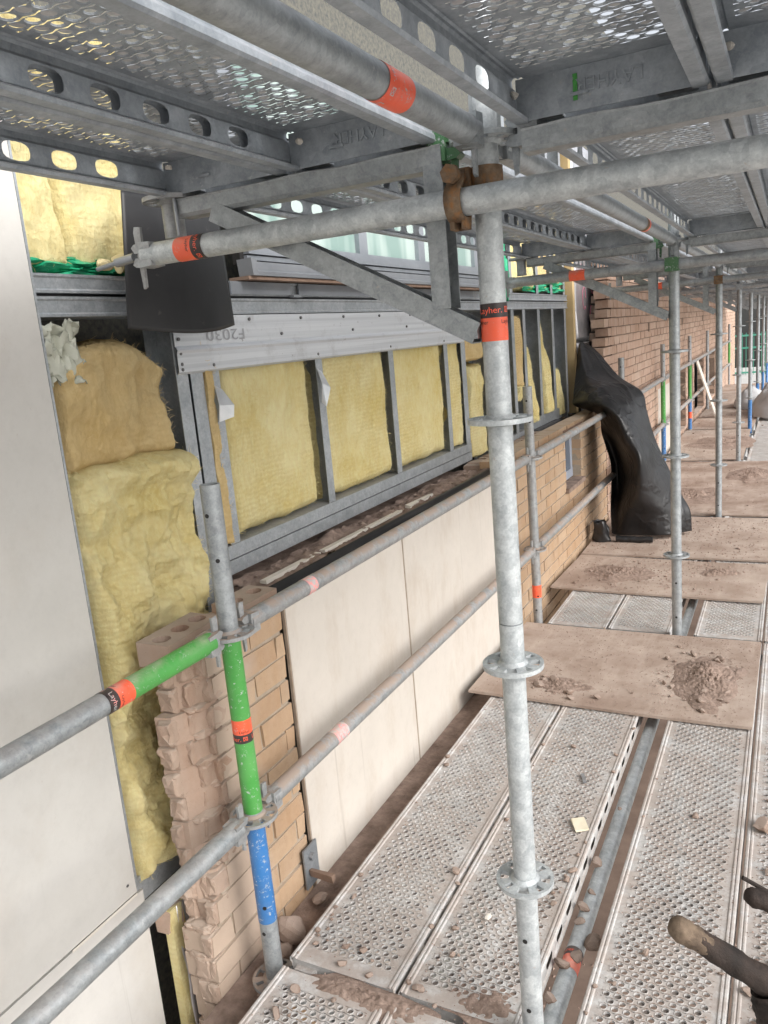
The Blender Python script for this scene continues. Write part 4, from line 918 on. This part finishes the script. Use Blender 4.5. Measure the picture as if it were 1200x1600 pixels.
# ------------------------------------------------------------------ rubble
CH = [chunk_mesh('rubble_chunk', i+1, 'rubble') for i in range(10)]
def chunk(x, y, z, s, label='brown mortar lump lying on the scaffold deck', grp='mortar rubble on the deck', me=None, sc=None):
    o = D.objects.new('rubble_chunk', me or rnd.choice(CH)); col.objects.link(o); k = sc or (rnd.uniform(.7, 1.2), rnd.uniform(.8, 1.3), rnd.uniform(.6, .9))
    o.scale = (s*k[0], s*k[1], s*k[2]); o.rotation_euler = (rnd.uniform(-.3, .3), rnd.uniform(-.3, .3), rnd.uniform(0, 6.3)); o.location = (x, y, z+s*k[2]*.42)
    return tag(o, label, 'rubble', grp)
ZT = .078; ZP = .096
for i in range(85):                                     # heap on the first sheet
    t = rnd.random()
    if t < .75: x, y = rnd.gauss(.17, .09), rnd.gauss(2.02, .2)
    else: x, y = rnd.gauss(-.42, .12), rnd.gauss(1.78, .07)
    if -.74 < x < .37 and 1.66 < y < 2.5: chunk(x, y, ZP+.002, abs(rnd.gauss(.006, .006))+.004, 'brown mortar lump on the nearest plywood sheet', 'mortar rubble on the nearest plywood')
for i in range(32):
    x, y = rnd.gauss(-.5, .2) if i % 2 else rnd.uniform(-.7, .35), rnd.uniform(3.2, 3.82)
    if i % 3 == 0: x, y = rnd.uniform(-.7, .3), rnd.uniform(4.0, 5.0)
    if x > -.77: chunk(x, y, ZP, rnd.uniform(.006, .016), 'small mortar lump on the plywood by the black membrane', 'mortar rubble past the metal patch')
for i in range(22): chunk(rnd.uniform(-.7, .35 if i % 2 else .0), rnd.uniform(5.3, 12), ZP, rnd.uniform(.008, .02), 'distant mortar lump on the far plywood', 'mortar rubble on the far plywood')
for i in range(62): chunk(rnd.choice((rnd.uniform(-.67, -.05), rnd.uniform(.09, .38), rnd.gauss(-.345, .02), rnd.gauss(-.06, .02), rnd.gauss(-.65, .015), rnd.gauss(-.3, .05))), rnd.uniform(.0, 1.6)*rnd.choice((1, 1, .4)), ZT, abs(rnd.gauss(.003, .005))+.0035, 'small mortar lump on the perforated deck boards', 'mortar rubble on the near deck boards')
for i in range(22): chunk(rnd.uniform(.43, .56), rnd.uniform(-.05, 1.6), ZT, abs(rnd.gauss(.016, .009))+.006, 'mortar lump on the far right deck board', 'mortar rubble on the right deck board')
for i in range(16): chunk(rnd.uniform(-.64, -.30), rnd.uniform(-.42, -.06) if i % 2 else rnd.uniform(.0, .1), ZT, abs(rnd.gauss(.007, .004))+.004, 'mortar lump on the board ends at the green post', 'mortar rubble at the board ends')
for y, x, s in ((.18, .005, .018), (.30, .008, .022), (.34, .035, .022), (.47, .012, .016), (.53, .012, .024), (.60, .018, .014), (.74, .006, .022), (1.05, .014, .012), (.40, .062, .03), (.05, .03, .02)):
    chunk(x-.02, y, R-.004, s, 'mortar lump resting on the lower ledger tube', 'mortar lumps on the lower ledger')
for y, x, z, s, sc in ((.155, -.775, .005, .05, (1, 1.2, 1.1)), (.04, -.745, .01, .028, (1, 1, 1)), (.10, -.765, -.02, .03, (1, 1, 1)), (.0, -.74, -.03, .025, None), (-.05, -.73, -.02, .02, None), (.32, -.77, -.01, .03, None)):
    chunk(x, y, z, s, 'large brick lump caught beside the foot of the green post', 'brick lumps at the green post foot', sc=sc)
o = MB().box((-.836, -.6, -.06), (-.705, 2.3, -.02), jit=.002).obj('gap_plank', 'dirt'); tag(o, 'dusty plank in the gap between deck and brick pillar', 'plank')
for i in range(20): chunk(rnd.uniform(XS+.03, XW-.03), rnd.uniform(.45, 2.3), .972, rnd.uniform(.004, .012), 'debris lump on the long sill ledge', 'debris on the sill ledge')
for i in range(13): chunk(rnd.uniform(XS+.02, XW-.02), rnd.uniform(2.7, 4.7), .985, rnd.uniform(.006, .018), 'debris lump on the brick ledge beyond the standard', 'debris on the brick ledge')
def mound(cx, cy, rx, ry, h, z, sd, lab):
    def f(u, v):
        th = u*2*math.pi; r = v*(1+.35*noise.noise(Vector((math.cos(th)*1.6+sd, math.sin(th)*1.6, sd)))); x, y = cx+rx*r*math.cos(th), cy+ry*r*math.sin(th)
        q = Vector((x*16+sd, y*16, sd)); k = (1-v**1.5)*(.35+.9*max(0, noise.noise(q*.6)+.35))+.5*(1-v)*abs(fbm(x*45, y*45, sd, 4))
        return (x, y, z-.0045+(h*1.15+.004)*k+.005*noise.noise(Vector((x*60, y*60, 2)))*(1-v)**.3 if v < .999 else z-.006)
    o = MB().grid(120, 60, f).obj('dust_mound', 'dirt2', None, True); return tag(o, lab, 'rubble heap', kind='stuff')
mound(.20, 2.02, .17, .30, .030, ZP, 3, 'brown heap of mortar dust and rubble on the right of the nearest plywood')
mound(-.42, 1.80, .17, .10, .014, ZP, 5, 'thin brown spread of mortar dust behind the bright standard')
mound(-.45, 3.50, .26, .20, .022, ZP, 9, 'brown mortar dust heap on the narrow plywood sheet')
mound(.12, 3.62, .16, .12, .014, ZP, 12, 'low brown dust heap on the right of the narrow plywood')
mound(-.30, 5.9, .35, .40, .03, ZP, 15, 'brown dust heap on the long plywood sheet')
mound(.15, 6.9, .25, .40, .03, ZP, 17, 'second brown dust heap farther along the long plywood')
mound(-.25, 9.0, .40, .60, .03, ZP, 21, 'far brown dust heap by the bare metal boards')
mound(-.42, -.03, .20, .05, .010, ZT-.004, 23, 'brown dust gathered over the board ends at the green post')
mound(-.15, .06, .12, .07, .006, ZT-.004, 27, 'brown dust gathered at the end of the inner board')
def crumbs(n, fn, s0, s1):
    m = MB()
    for i in range(n):
        x, y, z = fn(); s = rnd.uniform(s0, s1); vs = [Vector((rnd.uniform(-1, 1), rnd.uniform(-1, 1), 0))*s for _ in range(3)]
        c = Vector((x, y, z)); a = rnd.uniform(0, 6.3); m.add([c+Vector((math.cos(a+q*2.1)*s*rnd.uniform(.6, 1.2), math.sin(a+q*2.1)*s*rnd.uniform(.6, 1.2), 0)) for q in range(3)]+[c+Vector((0, 0, s*rnd.uniform(.5, 1)))], [(0, 1, 3), (1, 2, 3), (2, 0, 3)])
    return m
def cf():
    r = rnd.random()
    if r < .3: x, y = rnd.gauss(.15, .14), rnd.gauss(2.05, .22)
    elif r < .4: x, y = rnd.gauss(-.45, .12), rnd.gauss(1.78, .1)
    else: x, y = rnd.uniform(-.76, .38), rnd.uniform(1.64, 2.52)
    return (min(.38, max(-.76, x)), min(2.51, max(1.645, y)), ZP+.002)
tag(crumbs(2600, cf, .0015, .005).obj('mortar_crumbs', 'crumbs'), 'fine mortar crumbs scattered over the nearest plywood sheet', 'crumbs', kind='stuff')
def cf2():
    y = rnd.choice((rnd.uniform(3.16, 3.85), rnd.uniform(3.95, 5.05), rnd.uniform(5.2, 12))); return (rnd.uniform(-.77, .36 if y < 7.6 else 0), y, ZP)
tag(crumbs(2600, cf2, .003, .009).obj('mortar_crumbs', 'crumbs'), 'fine mortar crumbs scattered over the farther plywood sheets', 'crumbs', kind='stuff')
def cf3():
    x = rnd.choice((rnd.uniform(-.67, -.05), rnd.uniform(-.33, -.05), rnd.uniform(.09, .38), rnd.uniform(.41, .6))); return (x, rnd.uniform(-.5, 1.62) if x < -.2 else rnd.uniform(-.1, 1.62), ZT)
tag(crumbs(3200, cf3, .001, .0035).obj('mortar_crumbs', 'crumbs'), 'fine mortar crumbs scattered over the perforated deck boards', 'crumbs', kind='stuff')
def cf4(): return (rnd.uniform(-.9, 1.0), rnd.uniform(-1, 3), -1.93)
tag(crumbs(900, cf4, .004, .016).obj('mortar_crumbs', 'crumbs'), 'rubble crumbs on the boarding of the lift below', 'crumbs', kind='stuff')
p = at(906, 1288, 'z', .085); o = MB().box((-.022, -.03, 0), (.022, .03, .006), jit=.002).obj('tile_piece', 'cream_chip'); o.location = (p.x, p.y, .0815); o.rotation_euler = (.05, 0, .5); tag(o, 'small flat cream tile piece on the inner deck board', 'fragment')
p = at(762, 1432, 'z', .085); o = D.objects.new('paper_scrap', chunk_mesh('paper_scrap', 77, 'white_plank')); col.objects.link(o); o.location = (p.x, p.y, .085); o.scale = (.012, .014, .006); tag(o, 'tiny crumpled white scrap on the inner deck board', 'scrap')
p = at(912, 1215, 'z', .085); o = MB().box((-.006, -.03, 0), (.006, .03, .003)).obj('metal_strip', 'dark_steel'); o.location = (p.x, p.y, .081); o.rotation_euler = (0, 0, .35); tag(o, 'short grey metal strip lying on the inner deck board', 'fragment')
p = at(955, 1110, 'z', .085); o = D.objects.new('foam_lump', foam_lump[0]); col.objects.link(o); o.location = (p.x, p.y, .086); o.scale = (.016, .012, .008); tag(o, 'yellow foam crumb at the edge of the nearest plywood', 'foam')

# ------------------------------------------------------------------ odds and ends
# wall bracket near the pillar foot
e = empty('wall_bracket', (XW+.012, .36, .07), 'rusty steel wall bracket bolted at the foot of the brick pillar', 'bracket')
MB().box((0, -.035, -.06), (.006, .04, .075)).obj('plate', 'dark_steel', e); m = MB(); m.box((.006, -.02, -.02), (.09, .0, .0), jit=.004); m.obj('arm', 'oldwood', e)
MB().tube((.006, .0, .04), (.018, 0, .04), .012, 6).obj('bolt', 'dark_steel', e)
# strip of foil-faced insulation at lower left
e = empty('foil_strip', (-.985, -.02, -.3), 'narrow foil faced insulation strip standing below the broken pillar edge', 'insulation')
MB().box((-.035, -.06, -.9), (-.002, .03, .50), jit=.008).obj('core', 'ins', e)
def fs(u, v): return (.0+.01*noise.noise(Vector((u*3, v*9, 2))), -.042+.095*u+.016*noise.noise(Vector((v*8, 1, 0))), -.9+v*1.4)
solid(MB().grid(8, 40, fs).obj('foil_face', 'foil', e, True), .002)
scrap('foil_scrap', 'torn dark foil scrap sticking out of the wool beside pillar', 'foil sheet', 'foil', (-.975, .045, .50), .012, .025, .04, 31)
o = MB().box((XS+.014, -.09, .13), (XS+.06, -.04, .20), jit=.008).obj('brick_fragment', 'brick_broken'); tag(o, 'brick fragment wedged beside the sheathing at lower left', 'brick')
# leaning plank
a, b = at(1092, 567, 'x', -.735), at(1113, 655, 'z', .1)
b = Vector((-.52, a.y+.35, .097)); a = Vector((-.765, a.y, .985))
o = MB().bar(a, b, .14, .018, (1, 0, 0)).obj('leaning_plank', 'white_plank'); tag(o, 'pale plank leaning against the far guard rail', 'plank')
# sheeted heap at the far right
def heap(cx, cy, sx, sy, h, sd, lab):
    def f(u, v):
        th = u*2*math.pi; r = v; x = cx+sx*r*math.cos(th)*(1+.2*noise.noise(Vector((math.cos(th)*2, math.sin(th)*2, sd)))); y = cy+sy*r*math.sin(th)
        z = .097+h*math.sqrt(max(0, 1-r**2.2))*(1+.45*noise.noise(Vector((x*5, y*3, sd))))+.14*h*abs(noise.noise(Vector((x*12, y*7, sd)))); return (x, y, max(.096, z))
    o = MB().grid(48, 24, f).obj('dust_sheet_heap', 'tarp', None, True); tag(o, lab, 'dust sheet')
heap(.26, 11.9, .30, .8, .42, 3, 'larger grey dust sheet heap at the far right'); heap(-.10, 13.0, .26, .5, .28, 8, 'smaller grey dust sheet heap beyond the fourth standard')
# dark tool at lower right, standing on the deck
def cp(px, py, t): return CAM+ray(px, py)*t
T = .62; A_, B_ = cp(1080, 1462, T), cp(1200, 1536, T); C_ = cp(1235, 1570, T); base = Vector((C_.x+.06, C_.y+.12, .08))
e = empty('site_tool', base, 'dark rusty tool with a worn pale tip at lower right', 'tool')
def dark_part(mb, nm, mt): q = mb.obj(nm, mt, e, True); q.location = -base; return q
dk = simple('dark_rusty_iron', (.010, .008, .007), (.05, .032, .024), 30, .75, .8, 60); M['dkiron'] = dk
def rough_bar(p, q, r0, r1, sd, n=26, k=26, end=0):
    d = (q-p).normalized(); a = d.orthogonal().normalized(); b = d.cross(a)
    def f(u, v):
        th = u*2*math.pi; r = (r0+(r1-r0)*v)*(1+.16*noise.noise(Vector((math.cos(th)*1.3+sd, math.sin(th)*1.3, v*5)))+.07*noise.noise(Vector((math.cos(th)*5+sd, math.sin(th)*5, v*14))))
        if end and v < .3: r *= math.sqrt(max(0, 1-((.3-v)/.3)**2.6))
        return p.lerp(q, v)+a*math.cos(th)*r+b*math.sin(th)*r
    return MB().grid(n, k, f)
dirn = (A_-B_).normalized()
dark_part(rough_bar(A_, B_, .0085, .0108, 2), 'shaft', 'dkiron')
dark_part(rough_bar(A_+dirn*.019, A_-dirn*.014, .0100, .0086, 5, 28, 24, 1), 'worn_tip', 'clay')
E_ = cp(1222, 1600, T); m = rough_bar(B_-Vector((0, 0, .004)), E_, .014, .018, 7); m.tube(E_, base, .018, 18, r1=.02); dark_part(m, 'body', 'dkiron')
F_, G_ = cp(1163, 1398, T*1.05), cp(1226, 1416, T*1.05); dark_part(rough_bar(F_, G_, .0078, .0085, 9, 20, 20, 1), 'peg', 'dkiron')
m = MB(); m.tube(cp(1160, 1371, T*1.06), cp(1226, 1408, T*1.06), .0018, 8); dark_part(m, 'pin', 'dkiron')
dark_part(rough_bar(G_, B_+(B_-A_)*.25, .010, .012, 11), 'neck', 'dkiron')
# green fence at the far end
e = empty('site_fence', (1, 24, -.2), 'green mesh fence against white daylight at the far end', 'fence')
m = MB()
for i in range(60): m.box((-2+i*.1, 0, .0), (-1.985+i*.1, .01, 1.2))
m.obj('mesh', 'mesh_green', e)
m = MB()
for z in (.05, .75, 1.1): m.box((-2, -.02, z), (4, -.005, z+.05))
m.obj('rail', 'mesh_green', e)
